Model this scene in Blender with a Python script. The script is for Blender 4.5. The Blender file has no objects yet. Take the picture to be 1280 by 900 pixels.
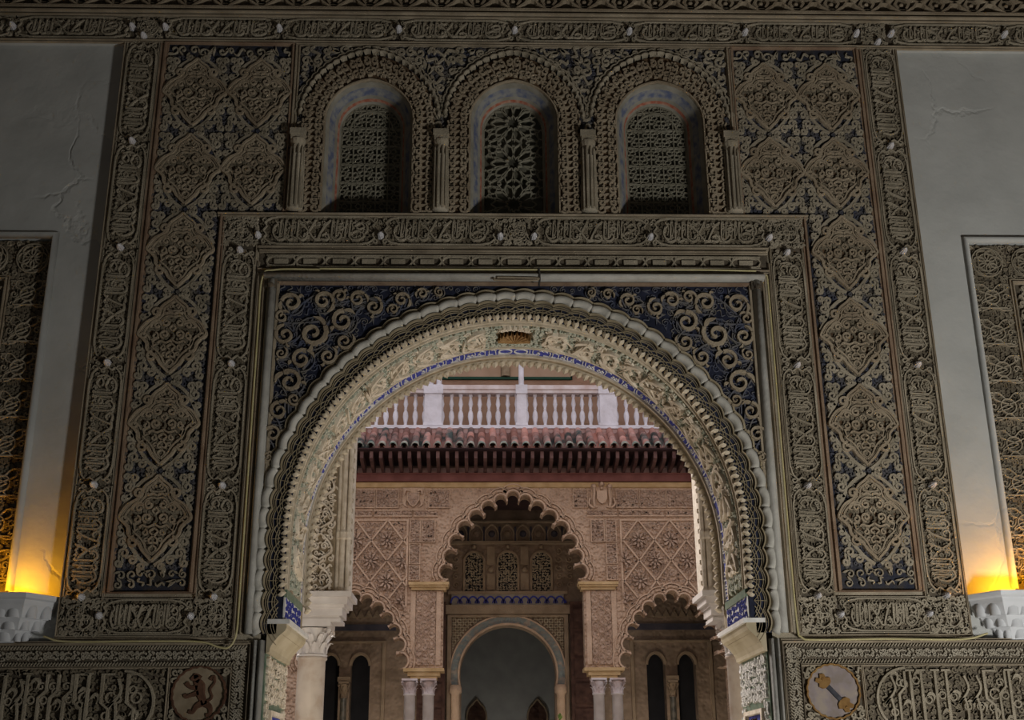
import bpy, math, random
import numpy as np
from mathutils import Matrix, Vector
from mathutils.geometry import tessellate_polygon

PI = math.pi
rng = random.Random(7)
SC = bpy.context.scene
COL = SC.collection

# ------------------------------------------------------------------ camera
CX, PITCH, YAW, ROLL = -0.2295, 0.33745, 0.02552, -0.00617
cp, sp, cy_, sy_ = math.cos(PITCH), math.sin(PITCH), math.cos(YAW), math.sin(YAW)
fwd = Vector((sy_ * cp, cy_ * cp, sp)); right = Vector((cy_, -sy_, 0)); upv = right.cross(fwd)
r2 = right * math.cos(ROLL) + upv * math.sin(ROLL)
u2 = -right * math.sin(ROLL) + upv * math.cos(ROLL)
cam_d = bpy.data.cameras.new('camera'); cam = bpy.data.objects.new('camera', cam_d); COL.objects.link(cam)
cam.matrix_world = Matrix(((r2.x, u2.x, -fwd.x, CX), (r2.y, u2.y, -fwd.y, -8.0), (r2.z, u2.z, -fwd.z, 1.65), (0, 0, 0, 1)))
cam_d.sensor_width = 36; cam_d.lens = 1500 / 1280 * 36; cam_d.clip_end = 200
SC.camera = cam

# ------------------------------------------------------------------ world, sun, exposure
W = bpy.data.worlds.new('dusk_sky'); SC.world = W; W.use_nodes = True
bg = W.node_tree.nodes['Background']
bg.inputs['Color'].default_value = (0.88, 0.88, 1.0, 1); bg.inputs['Strength'].default_value = 1.0
SC.view_settings.view_transform = 'Standard'; SC.view_settings.look = 'None'
SC.view_settings.exposure = 0.0; SC.view_settings.gamma = 1.0; SC.view_settings.use_curve_mapping = False

def light(name, kind, loc, energy, color, parent=None, **kw):
    d = bpy.data.lights.new(name, kind); d.energy = energy; d.color = color
    for k, v in kw.items():
        if k != 'aim': setattr(d, k, v)
    o = bpy.data.objects.new(name, d); COL.objects.link(o); o.location = loc
    if 'aim' in kw:
        o.rotation_euler = (Vector(kw['aim']) - Vector(loc)).to_track_quat('-Z', 'Y').to_euler()
    if parent: 
        o.parent = parent; o.location = Vector(loc) - parent.location
    return o
# last soft daylight falling from the bright side of the sky over the courtyard
light('low_sun', 'SUN', (0, 10, 20), 6.0, (1.0, 0.93, 0.9), angle=math.radians(16), aim=(11, -6, 9))

# ------------------------------------------------------------------ materials
MATS = {}
def mat(name, c1, c2=None, scale=6, rough=0.85, bump=0.0, bscale=60, vor=0, vscale=40, c3=None, spec=0.25, metal=0, detail=4, lo=0.35, hi=0.65):
    """noise-mixed colour of two (or three) paints plus fine relief, all in world space"""
    m = bpy.data.materials.new(name); m.use_nodes = True; MATS[name] = m
    nt = m.node_tree; N = nt.nodes; L = nt.links; b = N['Principled BSDF']
    b.inputs['Roughness'].default_value = rough; b.inputs['Specular IOR Level'].default_value = spec
    b.inputs['Metallic'].default_value = metal
    g = N.new('ShaderNodeNewGeometry')
    def noise(s, det=detail):
        n = N.new('ShaderNodeTexNoise'); n.inputs['Scale'].default_value = s; n.inputs['Detail'].default_value = det
        L.new(g.outputs['Position'], n.inputs['Vector']); return n
    col = None
    if c2 is None: b.inputs['Base Color'].default_value = (*c1, 1)
    else:
        n = noise(scale); r = N.new('ShaderNodeValToRGB'); L.new(n.outputs['Fac'], r.inputs['Fac'])
        r.color_ramp.elements[0].position = lo; r.color_ramp.elements[1].position = hi
        r.color_ramp.elements[0].color = (*c1, 1); r.color_ramp.elements[1].color = (*c2, 1)
        if c3: e = r.color_ramp.elements.new(0.5 * (lo + hi)); e.color = (*c3, 1)
        L.new(r.outputs['Color'], b.inputs['Base Color'])
    if bump or vor:
        bp = N.new('ShaderNodeBump'); bp.inputs['Strength'].default_value = 1.0; bp.inputs['Distance'].default_value = max(bump, vor)
        if vor:
            v = N.new('ShaderNodeTexVoronoi'); v.inputs['Scale'].default_value = vscale; v.feature = 'SMOOTH_F1'
            L.new(g.outputs['Position'], v.inputs['Vector']); L.new(v.outputs['Distance'], bp.inputs['Height'])
        else:
            L.new(noise(bscale).outputs['Fac'], bp.inputs['Height'])
        L.new(bp.outputs['Normal'], b.inputs['Normal'])
    return m
M = MATS
def add_cracks(m, scale, depth):
    nt = m.node_tree; N = nt.nodes; L = nt.links; b = N['Principled BSDF']; old = b.inputs['Normal'].links[0].from_node
    g = N.new('ShaderNodeNewGeometry'); n = N.new('ShaderNodeTexNoise'); n.inputs['Scale'].default_value = 2.2; n.inputs['Detail'].default_value = 6
    L.new(g.outputs['Position'], n.inputs['Vector'])
    mx = N.new('ShaderNodeMix'); mx.data_type = 'RGBA'; mx.blend_type = 'ADD'; mx.inputs[0].default_value = .55
    L.new(g.outputs['Position'], mx.inputs[6]); L.new(n.outputs['Color'], mx.inputs[7])
    v = N.new('ShaderNodeTexVoronoi'); v.feature = 'DISTANCE_TO_EDGE'; v.inputs['Scale'].default_value = scale; L.new(mx.outputs[2], v.inputs['Vector'])
    r = N.new('ShaderNodeMapRange'); r.inputs[1].default_value = 0; r.inputs[2].default_value = .035; L.new(v.outputs['Distance'], r.inputs[0])
    k = N.new('ShaderNodeTexNoise'); k.inputs['Scale'].default_value = 1.1; L.new(g.outputs['Position'], k.inputs['Vector'])
    k2 = N.new('ShaderNodeMapRange'); k2.inputs[1].default_value = .50; k2.inputs[2].default_value = .62; L.new(k.outputs['Fac'], k2.inputs[0])
    mm = N.new('ShaderNodeMath'); mm.operation = 'MULTIPLY'; iv = N.new('ShaderNodeMath'); iv.operation = 'SUBTRACT'; iv.inputs[0].default_value = 1
    L.new(r.outputs[0], iv.inputs[1]); L.new(iv.outputs[0], mm.inputs[0]); L.new(k2.outputs[0], mm.inputs[1])
    bp = N.new('ShaderNodeBump'); bp.inputs['Distance'].default_value = depth; bp.invert = True; L.new(mm.outputs[0], bp.inputs['Height']); L.new(old.outputs['Normal'], bp.inputs['Normal']); L.new(bp.outputs['Normal'], b.inputs['Normal'])
def random_tint(m, amount=.5):
    nt = m.node_tree; N = nt.nodes; L = nt.links; b = N['Principled BSDF']; src = b.inputs['Base Color'].links[0].from_socket
    oi = N.new('ShaderNodeObjectInfo'); hs = N.new('ShaderNodeHueSaturation'); r = N.new('ShaderNodeMapRange'); r.inputs[3].default_value = 1 - amount; r.inputs[4].default_value = 1 + amount
    L.new(oi.outputs['Random'], r.inputs[0]); L.new(r.outputs[0], hs.inputs['Value']); L.new(src, hs.inputs['Color']); L.new(hs.outputs['Color'], b.inputs['Base Color'])
mat('tan', (.25, .215, .155), (.38, .33, .245), 5, bump=.006, bscale=90)
mat('tan_warm', (.255, .20, .135), (.37, .305, .215), 4, bump=.006, bscale=90)
mat('tan_pale', (.30, .265, .20), (.41, .365, .285), 5, bump=.006, bscale=90)
mat('red_ground', (.070, .042, .023), (.125, .078, .042), 9, bump=.006, bscale=70)
mat('blue_ground', (.022, .026, .042), (.055, .046, .034), 9, c3=(.033, .034, .045), bump=.006, bscale=70)
mat('brown_ground', (.070, .058, .042), (.125, .10, .07), 9, bump=.006, bscale=70)
mat('frieze_ground', (.26, .23, .18), (.36, .32, .26), 6)
mat('dark_marble', (.06, .055, .045), (.13, .115, .09), 8, rough=.4)
mat('impost', (.34, .28, .175), (.45, .38, .26), 5)
mat('navy', (.009, .011, .022), (.022, .026, .050), 14, bump=.003)
mat('cobalt', (.03, .035, .22), (.07, .08, .32), 40)
mat('gold', (.26, .21, .13), (.36, .30, .20), 12)
mat('white_wall', (.41, .415, .395), (.50, .505, .48), 1.6, bump=.010, bscale=5, rough=.9, detail=8)
mat('white_mould', (.32, .31, .275), (.43, .42, .38), 7, bump=.004, bscale=40)
mat('scallop', (.40, .385, .335), (.51, .49, .435), 9, bump=.003, bscale=40)
mat('boss', (.46, .45, .46), (.60, .59, .60), 30, rough=.5)
mat('muqarnas', (.58, .59, .60), (.64, .65, .66), 9, rough=.8)
mat('moulding', (.24, .195, .135), (.36, .30, .215), 6, bump=.004, bscale=60)
mat('red_moulding', (.20, .13, .085), (.30, .215, .145), 6, bump=.004, bscale=60)
mat('blue_paint', (.10, .12, .20), (.27, .265, .24), 18, lo=.36, hi=.62)
mat('red_paint', (.33, .10, .06), (.42, .28, .20), 25, lo=.4, hi=.7)
mat('reveal', (.21, .195, .155), (.31, .29, .24), 9, bump=.003)
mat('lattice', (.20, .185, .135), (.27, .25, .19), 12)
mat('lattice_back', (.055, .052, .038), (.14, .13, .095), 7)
mat('cream', (.55, .46, .34), (.74, .65, .52), 12, bump=.003)
mat('cream_green', (.33, .37, .29), (.56, .53, .42), 30)
mat('cream_ground', (.20, .15, .09), (.33, .26, .17), 14)
mat('tooth', (.44, .37, .26), (.58, .50, .38), 20)
mat('shell_gold', (.26, .14, .05), (.40, .24, .10), 30)
mat('marble', (.62, .55, .48), (.76, .70, .63), 4, rough=.4, detail=8)
mat('pink_marble', (.50, .38, .28), (.66, .56, .45), 5, rough=.45, detail=8, c3=(.60, .51, .41))
mat('green_tile', (.10, .16, .11), (.20, .24, .17), 20, rough=.4)
mat('white_tile', (.62, .60, .55), (.74, .72, .68), 20, rough=.4)
mat('lion', (.075, .035, .02), (.12, .06, .035), 20)
mat('lion_field', (.22, .17, .11), (.31, .25, .17), 12)
mat('band_field', (.22, .18, .155), (.30, .25, .205), 14, c3=(.25, .21, .205))
mat('ochre', (.19, .10, .03), (.26, .15, .05), 20)
mat('charcoal', (.03, .032, .04), (.07, .07, .08), 25)
mat('cable', (.42, .37, .18), (.50, .44, .24), 10, rough=.6)
mat('dark_cable', (.05, .045, .04))
# courtyard
mat('rose_stone', (.42, .282, .185), (.535, .378, .258), 2.2, vor=.08, vscale=15, detail=8)
mat('rose_plain', (.48, .333, .225), (.595, .428, .292), 3, bump=.02, bscale=25, detail=8)
mat('rose_fine', (.385, .262, .182), (.505, .358, .252), 3, vor=.10, vscale=15)
mat('ochre_stone', (.46, .31, .14), (.58, .41, .21), 4, bump=.01, bscale=30)
mat('fascia', (.17, .065, .055), (.24, .10, .085), 3)
mat('rafter', (.075, .035, .03), (.17, .095, .08), 2)
mat('soffit_wood', (.025, .012, .012), (.045, .022, .02), 3)
mat('tile_clay', (.36, .17, .13), (.05, .065, .06), 1.6, c3=(.34, .19, .16), lo=.36, hi=.66, bump=.01, bscale=40)
mat('tile_rim', (.42, .40, .33), (.14, .19, .16), 5)
mat('pink_plaster', (.52, .33, .29), (.62, .44, .40), 2, bump=.01)
mat('balustrade', (.56, .53, .54), (.70, .675, .70), 3, rough=.6, bump=.01, bscale=15)
mat('rail_stone', (.50, .38, .33), (.70, .64, .62), 3, lo=.3)
mat('upper_wall', (.36, .22, .14), (.44, .28, .185), 2.5, bump=.01)
mat('upper_panel', (.52, .37, .25), (.60, .44, .31), 2.5)
mat('green_line', (.03, .09, .06))
mat('gallery_wall', (.20, .145, .095), (.30, .22, .15), 3, vor=.03, vscale=10)
mat('gallery_trim', (.26, .19, .12), (.36, .27, .175), 3, bump=.01)
mat('gallery_blue', (.055, .052, .068), (.10, .09, .10), 3)
mat('lace', (.34, .27, .17), (.44, .36, .24), 8)
mat('dark_door', (.055, .028, .020), (.10, .052, .036), 5, vor=.05, vscale=7)
mat('unlit_black', (.012, .012, .014), (.02, .02, .022), 2)  # darkness of unlit window holes painted as a near-black colour
mat('far_plaster', (.31, .31, .295), (.37, .37, .35), 2)
mat('teal_stucco', (.25, .225, .185), (.34, .28, .215), 6, c3=(.19, .225, .21), vor=.03, vscale=12)
mat('stone_floor', (.25, .22, .19), (.35, .31, .27), 2, rough=.5)
mat('room_wall', (.30, .27, .22), (.36, .33, .27), 1)
mat('ceiling_wood', (.09, .06, .035), (.14, .09, .055), 3)
mat('leaf', (.12, .22, .04), (.22, .34, .08), 20)
mat('fine_dark', (.075, .085, .125), (.17, .155, .135), 9)
mat('vine_blue', (.052, .056, .080), (.18, .155, .115), 7, c3=(.095, .09, .09))
mat('vine_brown', (.125, .103, .07), (.22, .185, .13), 7)
mat('side_wall', (.46, .42, .36), (.54, .49, .42), 2)
mat('fixture', (.04, .04, .04), rough=.5)

add_cracks(M['white_wall'], 1.7, .005); random_tint(M['tile_clay'], .55)

# ------------------------------------------------------------------ mesh helpers
def wallmap(V):      # (u, v, h) -> x along the wall, z up, h out of the wall towards the room
    return np.stack([V[:, 0], -V[:, 2], V[:, 1]], 1)
def ident(V): return V
RIB = [(-.5, 0), (-.36, 1), (.36, 1), (.5, 0)]
ROUND = [(-.5, 0), (-.42, .55), (-.22, .92), (0, 1), (.22, .92), (.42, .55), (.5, 0)]
def cr(pts, n=5, closed=False):
    P = np.array(pts, float); out = []
    N = len(P); segs = N if closed else N - 1
    for i in range(segs):
        p1, p2 = P[i], P[(i + 1) % N]
        p0 = P[i - 1] if (i > 0 or closed) else p1 * 2 - p2
        p3 = P[(i + 2) % N] if (i + 2 < N or closed) else p2 * 2 - p1
        for k in range(n):
            t = k / n
            out.append(.5 * (2 * p1 + (p2 - p0) * t + (2 * p0 - 5 * p1 + 4 * p2 - p3) * t * t + (3 * p1 - p0 - 3 * p2 + p3) * t ** 3))
    if not closed: out.append(P[-1])
    return np.array(out)
def spi(cx, cy, r, turns=1.25, a0=0.0, d=1, n=14, rin=.22):
    t = np.linspace(0, 1, n); a = a0 + d * t * turns * 2 * PI; rr = r * (1 - (1 - rin) * t)
    return np.stack([cx + rr * np.cos(a), cy + rr * np.sin(a)], 1)
def arc(cx, cy, r, a0, a1, n=12, ry=None):
    a = np.radians(np.linspace(a0, a1, n))
    return np.stack([cx + r * np.cos(a), cy + (ry or r) * np.sin(a)], 1)
def taper(n, w, a=.15, b=.15):
    t = np.linspace(0, 1, n); return w * np.clip(np.minimum(a + t * 4, b + (1 - t) * 4), 0, 1)
def leafw(n, w):
    t = np.linspace(0, 1, n); return w * np.maximum(.08, np.sin(PI * t ** .8))
def mirx(strokes):
    return strokes + [(np.asarray(s[0]) * [-1, 1],) + tuple(s[1:]) for s in strokes]

class MB:
    def __init__(s): s.v = []; s.f = []; s.m = []; s.n = 0
    def add(s, V, F, mi=0):
        V = np.asarray(V, float); o = s.n; s.v.append(V); s.n += len(V)
        s.f += [tuple(int(i) + o for i in f) for f in F]; s.m += [mi] * len(F)
    def strip(s, pts, sec=RIB, w=1., h=1., z0=0., closed=False, mi=0, caps=False):
        P = np.asarray(pts, float); n = len(P)
        if closed: T = np.roll(P, -1, 0) - np.roll(P, 1, 0)
        else: T = np.gradient(P, axis=0)
        ln = np.hypot(T[:, 0], T[:, 1]); ln[ln == 0] = 1; T = T / ln[:, None]
        Nn = np.stack([-T[:, 1], T[:, 0]], 1)
        if not closed and n > 2:      # mitre sharp corners
            D = np.diff(P, axis=0); D = D / np.maximum(np.hypot(D[:, 0], D[:, 1]), 1e-9)[:, None]
            c = np.clip(np.sum(D[:-1] * D[1:], 1), -.9, 1); k = 1 / np.sqrt((1 + c) / 2)
            Nn[1:-1] *= np.minimum(k, 1.6)[:, None]
        w = np.broadcast_to(np.asarray(w, float), (n,)); h = np.broadcast_to(np.asarray(h, float), (n,))
        k = len(sec); V = np.zeros((n, k, 3))
        for j, (o, hh) in enumerate(sec):
            V[:, j, :2] = P + Nn * (o * w)[:, None]; V[:, j, 2] = z0 + hh * h
        F = []
        for i in range(n if closed else n - 1):
            a = i * k; b = ((i + 1) % n) * k
            for j in range(k - 1): F.append((a + j + 1, a + j, b + j, b + j + 1))
        if caps and not closed:
            F.append(tuple(range(k))); F.append(tuple((n - 1) * k + j for j in range(k - 1, -1, -1)))
        s.add(V.reshape(-1, 3), F, mi)
    def draw(s, strokes, z0=0., mi=0):
        for st in strokes:
            s.strip(st[0], RIB, st[1], st[2], z0, mi=(st[3] if len(st) > 3 else mi))
    def box(s, x0, x1, y0, y1, z0, z1, mi=0):
        V = [(x, y, z) for x in (x0, x1) for y in (y0, y1) for z in (z0, z1)]
        s.add(V, [(0, 1, 3, 2), (4, 6, 7, 5), (0, 4, 5, 1), (2, 3, 7, 6), (0, 2, 6, 4), (1, 5, 7, 3)], mi)
    def plate(s, x0, x1, z0, z1, h0, h1, mi=0):      # raised plate in (u, v, h)
        s.box(x0, x1, z0, z1, h0, h1, mi)
    def lathe(s, prof, cx=0, cy=0, n=16, a0=0, a1=360, mi=0):
        full = abs(a1 - a0) >= 360; k = n if full else n + 1
        V = []
        for i in range(k):
            a = math.radians(a0 + (a1 - a0) * i / n)
            for r, z in prof: V.append((cx + r * math.cos(a), cy + r * math.sin(a), z))
        F = []; p = len(prof)
        for i in range(n):
            a = i * p; b = ((i + 1) % k) * p
            for j in range(p - 1): F.append((a + j, b + j, b + j + 1, a + j + 1))
        s.add(V, F, mi)
    def disc(s, cx, cy, r, h, n=12, dome=.5, z0=0., mi=0):
        V = [(cx, cy, z0 + h)]; F = []
        for rr, hh in ((dome, h * .95), (1, 0)):
            for i in range(n): a = 2 * PI * i / n; V.append((cx + r * rr * math.cos(a), cy + r * rr * math.sin(a), z0 + hh))
        for i in range(n):
            j = (i + 1) % n; F.append((0, 1 + i, 1 + j)); F.append((1 + i, 1 + n + i, 1 + n + j, 1 + j))
        s.add(V, F, mi)
    def poly(s, outer, holes=(), h0=0., h1=.05, mi=0, back=True, sides=True):
        """flat plate between h0 and h1 from an outline with holes, in (u, v, h)"""
        loops = [outer] + list(holes); flat = [p for l in loops for p in l]
        tris = tessellate_polygon([[Vector((p[0], p[1], 0)) for p in l] for l in loops])
        n = len(flat)
        V = [(p[0], p[1], h1) for p in flat] + [(p[0], p[1], h0) for p in flat]
        F = []
        for a, b, c in tris:
            A, B, C = flat[a], flat[b], flat[c]
            if (B[0] - A[0]) * (C[1] - A[1]) - (B[1] - A[1]) * (C[0] - A[0]) < 0: b, c = c, b
            F.append((a, b, c))
            if back: F.append((a + n, c + n, b + n))
        if sides:
            o = 0
            for l in loops:
                k = len(l)
                for i in range(k): j = (i + 1) % k; F.append((o + i, o + j, o + j + n, o + i + n))
                o += k
        s.add(V, F, mi)
    def ring(s, inner, outer, h0, h1, mi=0, closed=False):
        """flat band between two paths of the same length, with edges, in (u, v, h)"""
        I = np.asarray(inner, float); O = np.asarray(outer, float); n = len(I)
        V = np.concatenate([np.c_[I, np.full(n, h0)], np.c_[I, np.full(n, h1)], np.c_[O, np.full(n, h1)], np.c_[O, np.full(n, h0)]])
        F = []
        for i in range(n if closed else n - 1):
            j = (i + 1) % n
            for a in range(3): F.append((a * n + i, a * n + j, (a + 1) * n + j, (a + 1) * n + i))
        s.add(V, F, mi)
    def mesh(s, name, mats, fmap=wallmap, smooth=False):
        me = bpy.data.meshes.new(name)
        V = fmap(np.concatenate(s.v)) if s.v else np.zeros((0, 3))
        me.from_pydata([tuple(map(float, p)) for p in V], [], s.f)
        for m in (mats if isinstance(mats, (list, tuple)) else [mats]): me.materials.append(M[m])
        me.polygons.foreach_set('material_index', s.m)
        if smooth: me.polygons.foreach_set('use_smooth', [True] * len(s.f))
        me.update(); return me

def wpos(o):
    p = Vector(o.location)
    while o.parent: o = o.parent; p += Vector(o.location)
    return p
def link(name, me, parent=None, loc=(0, 0, 0), rot=None, label=None):
    o = bpy.data.objects.new(name, me); COL.objects.link(o)
    o.location = Vector(loc)
    if parent: o.parent = parent; o.location = Vector(loc) - wpos(parent)
    if rot: o.rotation_euler = rot
    if label: o['label'] = label
    return o
def part(name, mb, mats, parent=None, loc=(0, 0, 0), fmap=wallmap, smooth=False, label=None, rot=None):
    return link(name, mb.mesh(name, mats, fmap, smooth), parent, loc, rot, label)
def tag(o, label, cat, group=None):
    o['label'] = label; o['category'] = cat
    if group: o['group'] = group
    return o
def thing(name, loc, label, cat, group=None):
    o = bpy.data.objects.new(name, None); COL.objects.link(o); o.location = loc; o.empty_display_size = .1
    return tag(o, label, cat, group)
def stuff(o): o['kind'] = 'stuff'; return o
def struct(o): o['kind'] = 'structure'; return o
# ------------------------------------------------------------------ the doorway arch: one path for every ring
ZC, ZS, RS = 3.23, 2.56, 1.535       # arch centre, springing bed, soffit radius
def arch_pts(r, n=64, z0=ZS):
    P = [(-r, z0), (-r, ZC - (ZC - z0) * .66), (-r, ZC - (ZC - z0) * .33)]
    P += [(-r * math.cos(PI * i / n), ZC + r * math.sin(PI * i / n)) for i in range(n + 1)]
    P += [(r, ZC - (ZC - z0) * .33), (r, ZC - (ZC - z0) * .66), (r, z0)]
    return np.array(P)
def arch_at(t, r, rref, z0=ZS):
    """point and tangent angle at arc length t measured along radius rref"""
    leg = ZC - z0; half = PI * rref
    if t < leg: return (-r, z0 + t), PI / 2
    if t > leg + half: return (r, ZC - (t - leg - half)), -PI / 2
    a = (t - leg) / rref
    return (-r * math.cos(a), ZC + r * math.sin(a)), PI / 2 - a
def win_path(hw, apex, sill, n=14, point=.0, zs=None):
    """window outline: legs and a (slightly pointed) arch, local x about 0"""
    zs = apex - hw * (1.0 + point) if zs is None else zs
    P = [(-hw, sill)]
    for i in range(n + 1):
        a = PI * i / n; c = math.cos(a)
        P.append((-hw * c, zs + (apex - zs) * math.sin(a) ** (1 + point * .0)))
    P.append((hw, sill)); return np.array(P)
WX = (-1.095, 0.0, 1.11)     # window axes

# ------------------------------------------------------------------ the room and the wall
def boxobj(name, x0, x1, y0, y1, z0, z1, m, kind=True, parent=None):
    b = MB(); b.box(x0, x1, y0, y1, z0, z1); o = part(name, b, m, parent, fmap=ident)
    if kind and not parent: struct(o)
    return o
boxobj('floor', -7, 7, -13, 5.2, -.15, 0, 'stone_floor')
boxobj('ceiling', -7, 7, -13, .85, 8.6, 8.8, 'ceiling_wood')
boxobj('wall_left', -7.2, -7, -13, .85, 0, 8.7, 'room_wall')
boxobj('wall_right', 7, 7.2, -13, .85, 0, 8.7, 'room_wall')
boxobj('wall_back', -7.2, 7.2, -13.2, -13, 0, 8.7, 'room_wall')
b = MB()
JX = 1.63
jamb = [(-1.675, 0), (-1.675, ZS)] + [tuple(p) for p in arch_pts(RS + .002)[1:-1]] + [(1.675, ZS), (1.675, 0)]
outer = [(-3.0, 0)] + jamb + [(3.0, 0), (3.0, 8.7), (-3.0, 8.7)]
holes = [[(x + c, z) for x, z in win_path(.325, 6.715, 5.575)] for c in WX]
b.poly(outer, holes, -.86, 0)
wf = struct(part('wall_front', b, 'tan'))
for s, n in ((-1, 'wall_panel_left'), (1, 'wall_panel_right')):
    b = MB()
    # white plaster, set back from the carved frame, with a shallow recess for the alcove panel
    o = [(3.0, 0), (7.0, 0), (7.0, 7.05), (3.0, 7.05)]; hole = [(3.355, 2.84), (6.0, 2.84), (6.0, 5.425), (3.355, 5.425)]
    b.poly([(s * x, z) for x, z in o], [[(s * x, z) for x, z in hole]], -.13, -.05)
    b.plate(*sorted((s * 3.0, s * 7.0)), 0, 7.05, -.86, -.13)
    b.plate(*sorted((s * 3.0, s * 7.0)), 7.05, 8.7, -.86, 0)
    struct(part(n, b, 'white_wall'))

# ------------------------------------------------------------------ ornament meshes shared by the copies
def curls(mb, x0, x1, z0, z1, pitch, w, h, mask=None, mi=0, seed=1, r=.42, n=11, turns=1.2):
    """all-over arabesque: staggered spiral shoots with leaf tails"""
    R = random.Random(seed); rows = max(1, round((z1 - z0) / pitch)); cols = max(1, round((x1 - x0) / pitch))
    px, pz = (x1 - x0) / cols, (z1 - z0) / rows
    for j in range(rows):
        for i in range(cols):
            cx = x0 + px * (i + .5 + R.uniform(-.2, .2)); cz = z0 + pz * (j + .5 + R.uniform(-.2, .2))
            if mask and not mask(cx, cz): continue
            d = R.choice((1, -1)); rr = min(px, pz) * r * R.uniform(.75, 1.25); a0 = R.uniform(0, 2 * PI); k = R.random()
            if k < .62:
                S = spi(cx, cz, rr, turns * R.uniform(.7, 1.1), a0, d, n); mb.strip(S, RIB, taper(n, w, .5, .9), h * R.uniform(.85, 1.1), mi=mi)
                a1 = a0 - d * .9
                tl = cr([(cx + rr * math.cos(a0), cz + rr * math.sin(a0)), (cx + rr * 1.25 * math.cos(a1), cz + rr * 1.25 * math.sin(a1)),
                         (cx + rr * 1.8 * math.cos(a1 - d * .25), cz + rr * 1.8 * math.sin(a1 - d * .25))], 3)
                mb.strip(tl, RIB, leafw(len(tl), w * 1.7), h * .85, mi=mi)
            elif k < .85:
                c_, s_ = math.cos(a0) * rr, math.sin(a0) * rr
                S = cr([(cx - 1.3 * c_, cz - 1.3 * s_), (cx - .5 * c_ - .7 * d * s_, cz - .5 * s_ + .7 * d * c_), (cx + .5 * c_ + .7 * d * s_, cz + .5 * s_ - .7 * d * c_), (cx + 1.3 * c_, cz + 1.3 * s_)], 3)
                mb.strip(S, RIB, taper(len(S), w * 1.15, .4, .4), h, mi=mi)
            else:
                for q in (-.5, .5):
                    S = cr([(cx - rr * math.cos(a0), cz - rr * math.sin(a0)), (cx + rr * .2 * math.cos(a0 + q * 2), cz + rr * .2 * math.sin(a0 + q * 2)), (cx + rr * 1.3 * math.cos(a0 + q), cz + rr * 1.3 * math.sin(a0 + q))], 3)
                    mb.strip(S, RIB, leafw(len(S), w * 1.9), h, mi=mi)

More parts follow.
